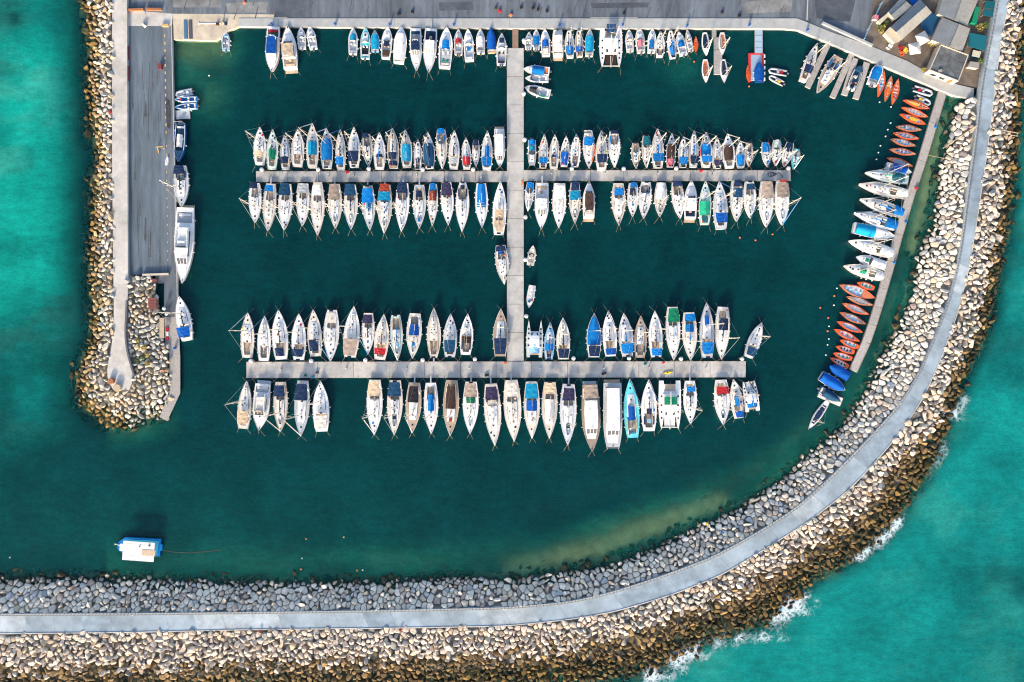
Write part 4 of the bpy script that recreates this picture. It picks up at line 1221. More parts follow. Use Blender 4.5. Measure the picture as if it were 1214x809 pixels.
def cruiser(root, L, B, hc, dc, fs, quay, bowside):
    """motor cruiser: cabin, raked glass, hard top or flybridge, aft cockpit, bathing platform"""
    d = dict((k, p) for k, p in fs)
    h = Hull(L, B, num(d.get('st', []), 0, .90), num(d.get('tm', []), 0, .45), 2.0, min(1.7, .085 * L + .45), num(d.get('sq', []), 0, 0))
    hull_mesh(h, hc, root, d['rub'][0] if 'rub' in d else None)
    w0 = num(d.get('well', []), 0, .70)
    deck_mesh(h, deckm(dc), root, (w0, .94), .6, .82, deckm(d['well'][1]) if 'well' in d and len(d['well']) > 1 else deckm('teak'))
    MB().box((h.x(1) - .45, 0, .30), (.95, h.w(1) * 1.8, .14)).build('bathing_platform', deckm('teak' if rng.random() < .5 else 'lightgrey'), root)
    a, b = num(d.get('cab', []), 0, .24), num(d.get('cab', []), 1, .66)
    cabin(h, a, b, .70, .55, gel('white'), root, 'foredeck_trunk', False)
    # deckhouse with raked windscreen
    r0, r1 = num(d.get('roof', []), 1, .44), num(d.get('roof', []), 2, .70)
    zb, zt = h.fb + .45, h.fb + 1.75
    secs = []
    for t, z, k in ((r0 - .10, zb, .70), (r0, zt - .06, .62), (r0 + .001, zt - .05, .63), (r1, zt - .05, .66), (r1 + .01, zb - .3, .70)):
        secs.append([(h.x(t), -h.w(t) * k * 1.08, zb - .35), (h.x(t), -h.w(t) * k, z), (h.x(t), h.w(t) * k, z), (h.x(t), h.w(t) * k * 1.08, zb - .35)])
    MB().loft(secs).build('deckhouse', gel('white'), root)
    # glass pieces
    t = r0
    n = 3
    for i in range(n):
        v0, v1 = -1 + 2 * (i + .06) / n, -1 + 2 * (i + .94) / n
        q = []
        for f, v in ((.08, v0), (.08, v1), (.92, v1), (.92, v0)):
            tt = r0 - .10 + .10 * f; k = .70 + (.62 - .70) * f
            q.append((h.x(tt) + .03, v * h.w(tt) * k * .97, zb + (zt - .06 - zb) * f + .03))
        MB().add(q, [(0, 1, 2, 3)]).build('windscreen', GLASS, root)
    for s in (-1, 1):
        MB().loft([[(h.x(tt), s * (h.w(tt) * kk * 1.045 + .03), zb + .0), (h.x(tt), s * (h.w(tt) * kk * 1.01 + .03), zt - .35)] for tt, kk in ((r0 + .02, .63), (r1 - .01, .66))], closed=False, caps=False).build('window', GLASS, root)
    rc = d['roof'][0] if 'roof' in d else 'white'
    canopy(h, r0 - .01, r1 + .03, .70, zt - h.z(.55), .12, deckm(rc) if rc in ('white', 'cream', 'tan', 'beige', 'lightgrey') else cloth(rc), root, 'hard_top', .02)
    if 'fly' in d:
        f0, f1 = num(d['fly'], 1, r0 + .04), num(d['fly'], 2, r1)
        mb = MB()
        for s in (-1, 1): mb.box((h.x((f0 + f1) / 2), s * h.w(.55) * .58, zt + .35), ((f1 - f0) * L, .10, .45))
        mb.box((h.x(f0), 0, zt + .35), (.12, h.w(.55) * 1.16, .5))
        mb.build('flybridge_coaming', gel('white'), root)
        MB().box((h.x(f0 + .08), 0, zt + .35), (.7, h.w(.5) * .8, .5), 0, .85).build('flybridge_seat', cloth(d['fly'][0]), root)
        MB().box((h.x(f0 + .02), 0, zt + .62), (.25, h.w(.5) * .9, .35), 0, .7).build('flybridge_screen', GLASS, root)
    for tt in ((.30, .38) if rng.random() < .5 else (.32,)): hatch(h, tt, .5, root, .5)
    sc = d['seat'][0] if 'seat' in d else 'cream'
    MB().box((h.x(.91), 0, h.z(.9) - .25), (.7, h.w(.9) * 1.4, .6), 0, .95).build('stern_bench', cloth(sc), root)
    MB().box((h.x(.80), 0, h.z(.8) - .15), (.9, .8, .08)).tube((h.x(.80), 0, h.z(.8) - .6), (h.x(.80), 0, h.z(.8) - .15), .06, .06, 6).build('cockpit_table', deckm('teak'), root)
    MB().box((h.x(.05), 0, h.z(.05) + .12), (.4, .3, .25), 0, .7).build('windlass', RUB, root)
    rails(h, root, 0, .70, .7)
    MB().path([(h.x(r1), -h.w(r1) * .5, zt), (h.x(r1) - .1, -h.w(r1) * .4, zt + .7), (h.x(r1) - .1, h.w(r1) * .4, zt + .7), (h.x(r1), h.w(r1) * .5, zt)], .06, 5).ball((h.x(r1) - .1, 0, zt + .85), .26, .6, 8, 5).build('radar_arch', gel('white'), root)
    common_feats(h, root, fs)
    gang(h, root, fs, bowside)
    fenders(h, root, 3)
    mooring(h, root, quay, bowside)
    return h

def catamaran(root, L, B, hc, dc, fs, quay, bowside):
    """two hulls, bridge deck, trampolines between the bows, coachroof; x forward"""
    d = dict((k, p) for k, p in fs)
    hw = B * .26
    hb = num(d.get('net', []), 0, .30)      # where the bridge deck starts
    for s in (-1, 1):
        h = Hull(L, hw, .75, .5, 1.8, 1.3)
        hr = bpy.data.objects.new('float', None); COL.objects.link(hr); hr.parent = root
        hr.location = (0, s * (B - hw) / 2, 0); hr.name = 'side_hull'
        hull_mesh(h, hc, hr); deck_mesh(h, deckm(dc), hr)
        for t in (.24, .36, .5, .68): hatch(h, t, .5, hr, .05)
    h = Hull(L, B, 1, .3, 1, 1.3)
    h.w = lambda t: B / 2 - .1
    z = 1.38
    MB().box((L * (.5 - (hb + .93) / 2), 0, z - .35), (L * (.93 - hb), B - hw * 1.2, .5)).build('bridge_deck', deckm(dc), root)
    secs = []
    for t, k, zz in ((hb + .03, .55, z), (hb + .12, .60, z + .75), (hb + .22, .62, z + .9), (.72, .62, z + .9), (.74, .62, z)):
        x, w = L * (.5 - t), B / 2 * k
        secs.append([(x, -w, z - .12), (x, -w * .93, zz), (x, 0, zz + .06), (x, w * .93, zz), (x, w, z - .12)])
    MB().loft(secs).build('coachroof', gel('white'), root)
    for i in range(4):
        y0, y1 = -.8 + .4 * i + .03, -.8 + .4 * i + .37
        q = [(L * (.5 - hb - .04) + .02, y * B / 2 * .56, z + .12) for y in (y0, y1)] + [(L * (.5 - hb - .115) + .02, y * B / 2 * .57, z + .72) for y in (y1, y0)]
        MB().add(q, [(0, 1, 2, 3)]).build('window', GLASS, root)
    if 'net' in d:
        for s in (-1, 1):
            x0, x1 = L * (.5 - hb) - .02, L * (.5 - .05)
            y0, y1 = .12, B / 2 - hw - .02
            MB().add([(x0, s * y0, z - .3), (x1, s * y0, z - .3), (x1, s * y1, z - .3), (x0, s * y1, z - .3)], [(0, 1, 2, 3)]).build('trampoline', cloth(d['net'][1]), root)
        MB().tube((L * .45, -B / 2 + hw / 2, z - .2), (L * .45, B / 2 - hw / 2, z - .2), .12, .12, 8).build('crossbeam', ALU, root)
        MB().tube((L * .2, 0, z - .2), (L * .49, 0, z - .1), .11, .08, 6).build('bowsprit', gel('white'), root)
    if 'mast' in d: mast_rig(h, .42, num(d['mast'], 0, 15), root, d['mast'][1], 0, .78, 1.6)
    MB().box((L * -.36, 0, z - .05), (L * .14, B * .45, .10)).build('cockpit_sole', deckm('teak'), root)
    if 'solar' in d:
        mb = MB()
        for i in range(2):
            for j in range(3): mb.box((-L * .46 + i * 1.35 - .6, (j - 1) * B * .14, z + 1.15), (1.25, B * .13, .05))
        mb.build('solar_panel', mat('solar_glass', (.02, .06, .14), .15), root)
    common_feats(h, root, fs)
    fenders(h, root, 3)
    if quay: mooring(h, root, quay, bowside)
    return h

KIND = dict(S=(sail_boat, 'sailing_boat', 'sailboat', 'sailboat'), M=(cruiser, 'motor_cruiser', 'motor yacht', 'motor yacht'), m=(motor_boat, 'motor_boat', 'motorboat', 'motorboat'), R=(row_boat, 'rowing_boat', 'rowing boat', 'rowing boat'), D=(rib_boat, 'inflatable_boat', 'inflatable boat', 'inflatable boat'), C=(catamaran, 'catamaran', 'catamaran', 'catamaran'))
ORD = ['first', 'second', 'third', 'fourth', 'fifth', 'sixth', 'seventh', 'eighth', 'ninth', 'tenth', 'eleventh', 'twelfth', 'thirteenth', 'fourteenth', 'fifteenth', 'sixteenth', 'seventeenth', 'eighteenth', 'nineteenth', 'twentieth', 'twenty-first', 'twenty-second', 'twenty-third', 'twenty-fourth', 'twenty-fifth', 'twenty-sixth']
def look(kind, hc, fs, most=2):
    what, used = [], set()
    for k, p in fs:
        w = WORD.get(p[0]) if p else None
        s = None
        if k == 'c': s = f'{w} cover'
        elif k == 'b': s = f'{w} bimini'
        elif k == 's' and w and p[0] != 'white': s = f'{w} boom'
        elif k == 'roof': s = f'{w} roof'
        elif k == 'q': s = f'{w} hatch'
        elif k == 'pad': s = f'{w} tarp'
        elif k == 'plank': s = f'{w} side strip'
        if s and s not in used and len(what) < most: what.append(s); used.add(s)
    base = f'{WORD[hc]} {KIND[kind][3]}'
    return base + (' with ' + ' and '.join(what) if what else '')

def build_row(tag_, group, boats, tr, quay, order='left', count=True):
    """boats of one mooring row; each is (kind, bow x, bow y, stern x, stern y, beam, hull, deck, features[, look[, whole label]])"""
    ox, oy, k = tr if tr else (0, 0, 1)
    for i, b in enumerate(boats):
        kind, bx, by, sx, sy, beam, hc, dc, feats = b[:9]
        o_ = b[11] if len(b) > 11 else (ox, oy, k)
        zt = 1.1 if kind in 'SMC' else .7
        p = P(o_[0] + bx / o_[2], o_[1] + by / o_[2], zt); q = P(o_[0] + sx / o_[2], o_[1] + sy / o_[2], zt)
        L = math.hypot(q[0] - p[0], q[1] - p[1]); B = beam / o_[2] * S * (.96 if kind != 'R' else .88)
        fn, name, cat, _ = KIND[kind]
        fs = parse(feats)
        rng.seed(int(bx * 7 + by * 13 + sx) + i)
        label = b[10] if len(b) > 10 and b[10] else None
        if not label:
            own = b[9] if len(b) > 9 and b[9] else None
            lk = own or look(kind, hc, fs)
            if len(lk.split()) + 3 + len(tag_.split()) > 16 and not own: lk = look(kind, hc, fs, 1)
            label = f'{lk}, {ORD[i]} from {order} {tag_}'
            if len(label.split()) > 16: label = f'{lk}, {tag_}'
            if len(label.split()) > 16: label = lk
        root = thing(name, label, cat, ((p[0] + q[0]) / 2, (p[1] + q[1]) / 2, 0), math.atan2(p[1] - q[1], p[0] - q[0]), group)
        bowside = None
        if quay:
            ey, dirn = quay              # pontoon edge (survey y) and side
            bowside = abs(by / o_[2] + o_[1] - ey) < abs(sy / o_[2] + o_[1] - ey)
            gap = abs((by if bowside else sy) / o_[2] + o_[1] - ey) * S + .35
        fn(root, L, B, hc, dc, fs, gap if quay else None, bowside)
# ------------------------------------------------------------------ the fleet, row by row
def cv(ox, oy, k, boats):
    return [(b[0], ox + b[1] / k, oy + b[2] / k, ox + b[3] / k, oy + b[4] / k, b[5] / k) + tuple(b[6:]) for b in boats]

row = cv(280, 130, 5.0556, [
 ('S', 145, 106, 142, 330, 78, 'white', 'white', 's:bare b:tan:.66:.84:.62'),
 ('S', 222, 120, 215, 357, 70, 'palegreen', 'palegreen', 's:green c:green:.52:.77:.66'),
 ('S', 292, 153, 297, 360, 62, 'lightgrey', 'grey', 's:blue b:navy:.66:.85'),
 ('S', 372, 118, 368, 342, 80, 'white', 'white', 's:bare', 'plain all-white sailboat'),
 ('S', 460, 83, 458, 350, 76, 'cream', 'beige', 's:blue c:turquoise:.42:.72:.74'),
 ('S', 543, 113, 545, 354, 76, 'white', 'white', 'c:blue:.28:.80:.92 s:-', 'white sailboat under one big blue cover'),
 ('S', 626, 120, 628, 364, 63, 'cream', 'beige', 's:blue b:blue:.70:.90:.8'),
 ('S', 708, 106, 708, 347, 76, 'white', 'white', 's:bare b:navy:.62:.88:.9'),
 ('S', 795, 347, 780, 150, 66, 'cream', 'beige', 's:navy b:navy:.86:1:.75'),
 ('S', 860, 138, 860, 360, 74, 'white', 'white', 's:blue'),
]) + cv(440, 130, 5.0556, [
 ('S', 130, 113, 135, 352, 73, 'white', 'white', 's:navy b:navy:.63:.80:.7 c:navy:.83:.95:.85', 'white sailboat with two navy covers'),
 ('S', 207, 123, 215, 347, 72, 'cream', 'beige', 's:bare c:turquoise:.40:.85:.78 spot:brown:.2'),
 ('S', 282, 178, 280, 357, 53, 'lightgrey', 'lightgrey', 's:bare q:navy:.72:1.1'),
 ('S', 340, 135, 350, 354, 73, 'white', 'white', 's:navy c:tealnavy:.33:.96:.94'),
 ('S', 427, 362, 420, 123, 71, 'cream', 'beige', 's:blue b:blue:.87:1:.8'),
 ('S', 500, 126, 495, 357, 69, 'white', 'white', 's:navy b:grey:.72:.9:.7'),
 ('S', 568, 168, 573, 357, 59, 'white', 'white', 's:lightblue c:red:.62:.88:.84'),
 ('S', 628, 347, 628, 187, 48, 'white', 'lightgrey', 's:bare b:navy:.78:1:.8 spot:brown:.7'),
 ('S', 697, 128, 693, 364, 69, 'white', 'white', 's:blue b:blue:.70:.93:.92 c:blue:.40:.68:.5', 'white sailboat with wide blue cockpit covers'),
 ('M', 772, 350, 768, 118, 68, 'white', 'white', 'roof:white:.28:.80 well:.84:lightgrey cab:.16:.5 tm:.42 q:navy:.38:.8'),
])
build_row("above upper pier's left arm", 'boats moored along the upper cross pier', row, None, (203.4, -1))

row = cv(280, 130, 5.0556, [
 ('S', 115, 682, 115, 443, 79, 'white', 'white', 's:bare b:navy:.85:1:.75'),
 ('S', 192, 732, 210, 446, 81, 'lightgrey', 'beige', 's:bare b:blue:.82:.95:.75 g'),
 ('S', 290, 727, 302, 448, 86, 'white', 'white', 's:bare b:tealnavy:.74:1:.9'),
 ('S', 398, 702, 405, 445, 80, 'white', 'white', 's:bare b:grey:.76:.98:.9'),
 ('S', 490, 760, 490, 438, 86, 'cream', 'white', 's:bare b:white:.74:.93:.7 st:.6 g'),
 ('S', 597, 717, 592, 448, 86, 'white', 'white', 's:bare b:taupe:.64:.98:.8 g'),
 ('S', 690, 722, 688, 453, 86, 'white', 'white', 's:navy b:tealnavy:.74:1:.9'),
 ('S', 803, 727, 790, 458, 81, 'white', 'lightgrey', 's:blue b:blue:.60:.92:.9 c:turquoise:.48:.6:.4 g'),
]) + cv(440, 130, 5.0556, [
 ('S', 80, 747, 85, 453, 91, 'cream', 'white', 's:blue:-25 b:brick:.85:1:.82 b:turquoise:.66:.84:.86 g'),
 ('S', 183, 737, 193, 443, 86, 'white', 'white', 's:bare b:navy:.78:1:.85 spot:blue:.6 g'),
 ('S', 290, 717, 290, 453, 81, 'white', 'white', 's:bare b:navy:.70:.85:.5 q:blue:.2:.9 g'),
 ('S', 367, 702, 373, 448, 63, 'white', 'cream', 's:bare b:blue:.84:1:.7 c:brick:.6:.82:.7'),
 ('S', 463, 697, 452, 438, 81, 'cream', 'white', 's:bare b:purple:.68:.97:.85 g'),
 ('S', 545, 737, 550, 438, 86, 'cream', 'white', 's:navy st:.45 q:navy:.9:1.2 g'),
 ('S', 665, 712, 660, 443, 81, 'white', 'white', 's:bare c:blue:.46:.97:.70 g'),
 ('S', 775, 428, 765, 750, 86, 'white', 'white', 's:bare b:tan:.55:.70:.6 mat:tan:.74:.95:.7', 'white yacht with tan cockpit and its bow to the pier'),
])
build_row("below upper pier's left arm", 'boats moored along the upper cross pier', row, None, (215.6, 1))

row = cv(600, 130, 5.0556, [
 ('m', 155, 342, 155, 186, 52, 'white', 'grey', 'c:blue:.80:1:.9 c:turquoise:.6:.76:.7 sq:.6 o:2'),
 ('S', 229, 148, 220, 350, 59, 'cream', 'beige', 's:bare b:blue:.72:.9:.9'),
 ('S', 292, 150, 285, 357, 63, 'white', 'white', 's:blue:14'),
 ('S', 360, 158, 347, 342, 56, 'white', 'white', 's:bare c:royal:.55:.97:.86'),
 ('S', 420, 148, 412, 342, 63, 'white', 'white', 's:lightblue:-14 q:purple:.95:1'),
 ('S', 497, 357, 493, 140, 73, 'cream', 'white', 's:bare b:blue:.62:.85:.88 plank:orange:.2:.62:1 dg:1.0', 'cream sailboat with orange side board and a white dinghy across its stern'),
 ('S', 570, 128, 572, 364, 76, 'white', 'white', 's:blue b:navy:.62:.84:.84 spot:lime:.55:-.9'),
 ('S', 650, 352, 645, 133, 73, 'white', 'white', 's:bare b:navy:.90:1:.8'),
 ('S', 780, 357, 775, 201, 53, 'white', 'white', 's:blue'),
 ('S', 842, 354, 838, 158, 56, 'cream', 'beige', 's:bare b:teal:.68:.95:.9'),
]) + cv(770, 130, 5.0579, [
 ('S', 45, 116, 50, 350, 76, 'white', 'white', 's:blue b:blue:.66:.86:.95'),
 ('S', 133, 143, 125, 344, 59, 'lightgrey', 'grey', 's:bare c:brown:.34:.74:.84 c:pink:.78:1:.84'),
 ('S', 202, 163, 200, 347, 61, 'cream', 'lightgrey', 's:blue b:blue:.70:.93:.85'),
 ('S', 265, 128, 262, 347, 61, 'cream', 'white', 's:blue b:navy:.72:.92:.85'),
 ('S', 337, 136, 338, 347, 73, 'white', 'white', 's:- c:blue:.36:.66:.84 b:blue:.70:.88:.94 plank:red:.5:.7:1', 'white sailboat with two blue covers and a red side strip'),
 ('S', 404, 168, 405, 354, 63, 'white', 'white', 's:bare b:purple:.76:.92:.9'),
 ('S', 465, 146, 480, 352, 76, 'white', 'white', 's:- c:brown:.34:.78:.78'),
 ('S', 543, 188, 548, 350, 59, 'white', 'white', 's:blue c:blue:.55:.92:.86'),
 ('S', 598, 344, 598, 198, 47, 'white', 'white', 's:navy'),
 ('S', 708, 347, 695, 196, 56, 'white', 'white', 's:bare c:blue:.60:.97:.84'),
 ('S', 757, 340, 765, 185, 61, 'white', 'white', 's:green c:palegreen:.7:1:.8', 'white sailboat with a green boom'),
 ('S', 807, 347, 845, 198, 61, 'white', 'white', 's:bare c:navy:.64:.97:.82'),
 ('S', 865, 360, 885, 235, 49, 'aqua', 'aqua', 's:lightblue', 'small aqua sailboat at the very end of the row'),
])
build_row("above upper pier's right arm", 'boats moored along the upper cross pier', row, None, (202.2, -1))

row = cv(600, 130, 5.0556, [
 ('S', 130, 614, 145, 438, 56, 'white', 'white', 's:bare b:blue:.78:.98:.8'),
 ('M', 210, 722, 215, 443, 88, 'lightgrey', 'white', 'roof:white:.42:.62 well:.66:white seat:tan mat:tan:.56:.68:.6 tm:.5 sq:0 g', 'large white motor yacht with pale grey hull'),
 ('S', 315, 714, 320, 443, 86, 'cream', 'white', 's:bare b:cream:.62:.92:.8 st:.8'),
 ('S', 412, 687, 412, 440, 73, 'cream', 'beige', 's:bare b:navy:.8:1:.8 b:turquoise:.56:.78:.9'),
 ('M', 495, 433, 495, 652, 76, 'white', 'white', 'roof:brown:.36:.82 well:.84:cream seat:cream cab:.14:.4 tm:.5', 'white motorboat roofed in dark brown canvas, bow to the pier'),
 ('S', 675, 697, 672, 443, 86, 'cream', 'beige', 's:bare b:blue:.70:.86:.72'),
 ('S', 757, 647, 760, 443, 69, 'white', 'white', 's:bare b:blue:.85:1:.72 c:navy:.72:.84:.5 q:blue:.36:.7'),
 ('S', 823, 657, 838, 435, 79, 'white', 'white', 's:royal'),
]) + cv(770, 130, 5.0579, [
 ('S', 60, 647, 70, 438, 76, 'white', 'white', 's:bare c:white:.5:.98:.85', 'plain white sailboat with white cover'),
 ('S', 183, 657, 160, 435, 76, 'white', 'white', 's:bare b:navy:.86:1:.95'),
 ('M', 247, 426, 243, 657, 79, 'white', 'white', 'roof:white:.5:.72 well:.78:navy seat:navy cab:.18:.56 tm:.5', 'white motorboat with dark windscreen, bow to the pier'),
 ('S', 333, 428, 330, 690, 76, 'palegreen', 'palegreen', 's:emerald c:emerald:.48:.80:.86 c:teal:.82:.97:.6', 'pale green sailboat under emerald covers'),
 ('S', 415, 430, 428, 717, 89, 'white', 'white', 's:blue b:royal:.68:.88:.88'),
 ('S', 520, 677, 520, 428, 81, 'cream', 'white', 's:navy b:tealnavy:.58:.80:.74 b:navy:.84:1:.7'),
 ('S', 603, 657, 597, 433, 79, 'white', 'white', 's:bare b:tealnavy:.76:.92:.72'),
 ('S', 697, 710, 697, 433, 91, 'white', 'white', 's:bare b:taupe:.62:.98:.88'),
 ('S', 793, 699, 790, 428, 89, 'white', 'white', 's:bare b:taupe:.62:.93:.88 b:brick:.94:1:.7', 'white sailboat with taupe bimini edged dark red'),
])
build_row("below upper pier's right arm", 'boats moored along the upper cross pier', row, None, (214.4, 1))

row = cv(260, 350, 4.4944, [
 ('S', 155, 93, 150, 335, 73, 'white', 'white', 's:bare spot:yellow:.35:.8'),
 ('S', 244, 110, 238, 352, 73, 'white', 'white', 's:bare mat:cream:.45:.7:.3'),
 ('S', 318, 78, 332, 344, 88, 'white', 'white', 's:brown b:navy:.76:.92:.6 spot:red:.5:.2'),
 ('S', 427, 98, 425, 347, 79, 'white', 'white', 's:navy b:navy:.76:.91:.85'),
 ('S', 503, 76, 515, 327, 79, 'white', 'white', 's:bare b:navy:.64:.88:.7'),
 ('S', 595, 357, 602, 80, 86, 'cream', 'white', 's:bare mat:beige:.75:.95:.7 st:.6'),
 ('S', 720, 58, 697, 332, 88, 'white', 'white', 's:bare b:taupe:.64:.96:.9'),
]) + cv(420, 350, 4.2579, [
 ('S', 70, 302, 72, 91, 67, 'white', 'white', 's:navy b:purple:.76:.96:.86 q:blue:.3:.6'),
 ('S', 152, 96, 130, 327, 76, 'white', 'white', 's:red b:red:.74:.88:.84 rub:red', 'white sailboat with red trim, red boom and red bimini'),
 ('S', 220, 332, 210, 101, 66, 'lightgrey', 'palegreen', 's:blue q:lightblue:.35:1.2'),
 ('S', 295, 322, 308, 93, 79, 'white', 'white', 's:bare c:royal:.52:.76:.66 q:blue:.32:.9'),
 ('S', 403, 63, 402, 317, 74, 'cream', 'beige', 's:bare st:.45 g'),
 ('S', 487, 93, 483, 314, 73, 'lightgrey', 'lightgrey', 's:bare b:tealnavy:.60:.88:.8'),
 ('S', 573, 93, 562, 302, 70, 'white', 'white', 's:bare c:brown:.55:.71:.74'),
 ('S', 740, 68, 737, 310, 78, 'white', 'white', 's:navy b:navy:.62:.95:.84'),
])
build_row("above lower pier's left arm", 'boats moored along the lower cross pier', row, None, (429.2, -1))

row = cv(580, 350, 4.15, [
 ('C', 225, 123, 222, 307, 84, 'palegreen', 'lightgrey', 'c:lightblue:.66:.88:.6', 'boxy pale green motor catamaran with light blue sheet'),
 ('S', 300, 133, 293, 317, 53, 'lightblue', 'lightblue', 's:blue c:blue:.58:.76:.8 q:purple:.9:1.1'),
 ('S', 362, 110, 365, 317, 71, 'white', 'white', 's:navy b:navy:.74:.96:.86'),
 ('S', 515, 88, 515, 307, 75, 'white', 'white', 's:- c:blue:.10:.72:.90 b:navy:.74:.97:.86'),
 ('S', 585, 76, 597, 302, 73, 'white', 'white', 's:navy b:royal:.82:.96:.86'),
 ('S', 660, 88, 680, 302, 73, 'white', 'white', 's:blue b:blue:.70:.92:.9'),
]) + cv(730, 350, 4.2579, [
 ('S', 125, 103, 122, 317, 66, 'taupe', 'taupe', 's:bare'),
 ('S', 195, 78, 203, 314, 73, 'white', 'white', 's:navy b:blue:.81:.96:.86'),
 ('S', 290, 332, 285, 60, 76, 'cream', 'white', 's:bare b:green:.72:.97:.84'),
 ('S', 375, 332, 368, 88, 77, 'white', 'cream', 's:blue b:blue:.82:.97:.84 c:blue:.60:.76:.6', 'cream-decked sailboat with two blue covers'),
 ('S', 455, 36, 460, 317, 76, 'grey', 'grey', 's:bare c:royal:.25:.42:.4 b:blue:.72:.92:.84'),
 ('S', 530, 327, 540, 60, 77, 'lightgrey', 'white', 's:navy b:navy:.56:.78:.62'),
 ('S', 735, 138, 668, 314, 66, 'white', 'white', 's:bare b:tealnavy:.72:.95:.86'),
])
build_row("above lower pier's right arm", 'boats moored along the lower cross pier', row, None, (428.8, -1))

row = cv(260, 350, 4.4944, [
 ('S', 150, 455, 128, 712, 74, 'lightgrey', 'beige', 's:bare b:tan:.62:.90:.8'),
 ('M', 217, 720, 235, 473, 92, 'white', 'white', 'roof:cream:.42:.7 well:.82:lightgrey seat:cream fly:tan:.34:.8 tm:.5', 'white motor cruiser with tan upper deck'),
 ('S', 330, 730, 328, 463, 79, 'tan', 'beige', 's:blue b:navy:.72:.94:.84'),
 ('S', 437, 754, 447, 456, 83, 'lightgrey', 'grey', 's:bare b:navy:.66:.95:.9'),
 ('S', 540, 452, 547, 727, 91, 'lightgrey', 'white', 's:bare b:cream:.68:.93:.84', 'grey-hulled sailboat with cream bimini'),
]) + cv(420, 350, 4.2579, [
 ('S', 103, 707, 105, 428, 83, 'white', 'white', 's:bare b:tan:.72:.98:.84'),
 ('S', 203, 707, 208, 430, 81, 'white', 'white', 's:navy b:tealnavy:.72:.97:.9 q:navy:.33:1.3'),
 ('S', 293, 697, 305, 443, 81, 'white', 'white', 's:bare b:black:.62:.94:.7 g', 'white sailboat with black cockpit canopy'),
 ('S', 390, 702, 387, 443, 76, 'white', 'white', 's:blue c:blue:.46:.78:.5 g'),
 ('S', 485, 712, 492, 430, 83, 'cream', 'teak', 's:bare b:brown:.5:.9:.62 q:brick:.3:1.1 rub:brown'),
 ('S', 585, 702, 590, 438, 83, 'white', 'white', 's:bare b:taupe:.72:.98:.86 c:green:.60:.70:.6 g'),
 ('S', 710, 762, 690, 448, 89, 'cream', 'white', 's:bare b:purple:.76:.96:.8 mat:beige:.66:.74:.6 g'),
]) + cv(580, 350, 4.15, [
 ('S', 123, 722, 108, 418, 90, 'cream', 'cream', 's:bare b:beige:.74:.95:.8 g', 'long cream sailboat with sand bimini'),
])
build_row("below lower pier's left arm", 'boats moored along the lower cross pier', row, None, (448.2, 1))

row = cv(580, 350, 4.15, [
 ('S', 210, 707, 208, 428, 82, 'white', 'white', 's:bare b:turquoise:.72:.98:.88 c:royal:.50:.68:.66 arch:1'),
 ('S', 295, 707, 298, 428, 81, 'lightgrey', 'white', 's:bare b:tan:.80:.99:.88 c:cream:.35:.7:.6', 'sailboat with tan bimini and long cream deckhouse'),
 ('S', 385, 740, 390, 438, 85, 'white', 'white', 's:bare b:purple:.74:.94:.76 q:navy:.32:1.2 g'),
 ('M', 505, 770, 495, 440, 95, 'taupe', 'taupe', 'roof:white:.36:.74 well:.80:tan seat:tan b:taupe:.80:1:.86 cab:.2:.5 tm:.5 st:.8 mat:white:.3:.78:.7', 'largest yacht of the lower pier with taupe awning and long white roof'),
 ('M', 607, 757, 605, 432, 95, 'cream', 'grey', 'roof:white:.30:.90 well:.93:white seat:white cab:.1:.4 sq:.62 tm:.4 st:.95', 'long square-bowed white barge with flat white roof'),
 ('S', 690, 408, 705, 702, 79, 'aqua', 'aqua', 's:- c:royal:.45:.70:.5 spot:blue:.9 spot:white:.84:.3 spot:brown:.88:-.4', 'aqua sailboat with blue deck cover, bow to the pier'),
]) + cv(730, 350, 4.2579, [
 ('S', 165, 423, 167, 687, 81, 'white', 'white', 's:navy q:purple:.62:1.6 q:lightblue:.8:1.2'),
 ('C', 272, 680, 272, 432, 118, 'white', 'white', 'net:.26:white b:green:.52:.68:.58 mast:17:white', 'broad white catamaran with green cockpit roof'),
 ('S', 375, 652, 373, 433, 71, 'white', 'white', 's:navy b:blue:.76:.88:.7 g'),
 ('S', 540, 657, 530, 428, 81, 'white', 'white', 's:bare b:red:.70:.86:.84 q:navy:.2:.8'),
 ('S', 592, 423, 622, 622, 63, 'white', 'cream', 's:blue c:blue:.44:.68:.4 b:royal:.80:.96:.8', 'slim white sailboat with two royal blue covers'),
 ('C', 670, 432, 692, 587, 76, 'white', 'white', 'c:blue:.64:.86:.7 mast:9:blue net:.3:lightgrey', 'small white catamaran with blue cover'),
])
build_row("below lower pier's right arm", 'boats moored along the lower cross pier', row, None, (447.4, 1))

# ---- the top quay
row = cv(195, 0, 5.78, [
 ('m', 420, 212, 422, 347, 60, 'lightblue', 'lightblue', 'nocab well:.3 o:1', '', 'small light blue open boat beside the tan slipway'),
 ('M', 740, 502, 750, 188, 98, 'white', 'white', 'roof:royal:.38:.74 well:.78:green seat:red cab:.14:.3 rub:red tm:.45', '', 'stout workboat with royal blue roof and red sides at the top quay'),
 ('M', 847, 183, 867, 477, 108, 'white', 'white', 'roof:tan:.46:.74 well:.76:tan seat:tan cab:.2:.5 tm:.55', '', 'big white motor yacht with tan cockpit beside the red-sided workboat'),
 ('m', 937, 188, 945, 337, 60, 'white', 'white', 'o:1 seat:lightgrey', '', 'small white motorboat just right of the tan-cockpit motor yacht'),
 ('m', 995, 183, 1022, 337, 63, 'white', 'white', 'o:1 seat:white', '', 'small white motorboat with slanted berth, last of the four by the big yacht'),
])
build_row('', 'boats moored stern to the top quay', row, None, (33.5, -1))
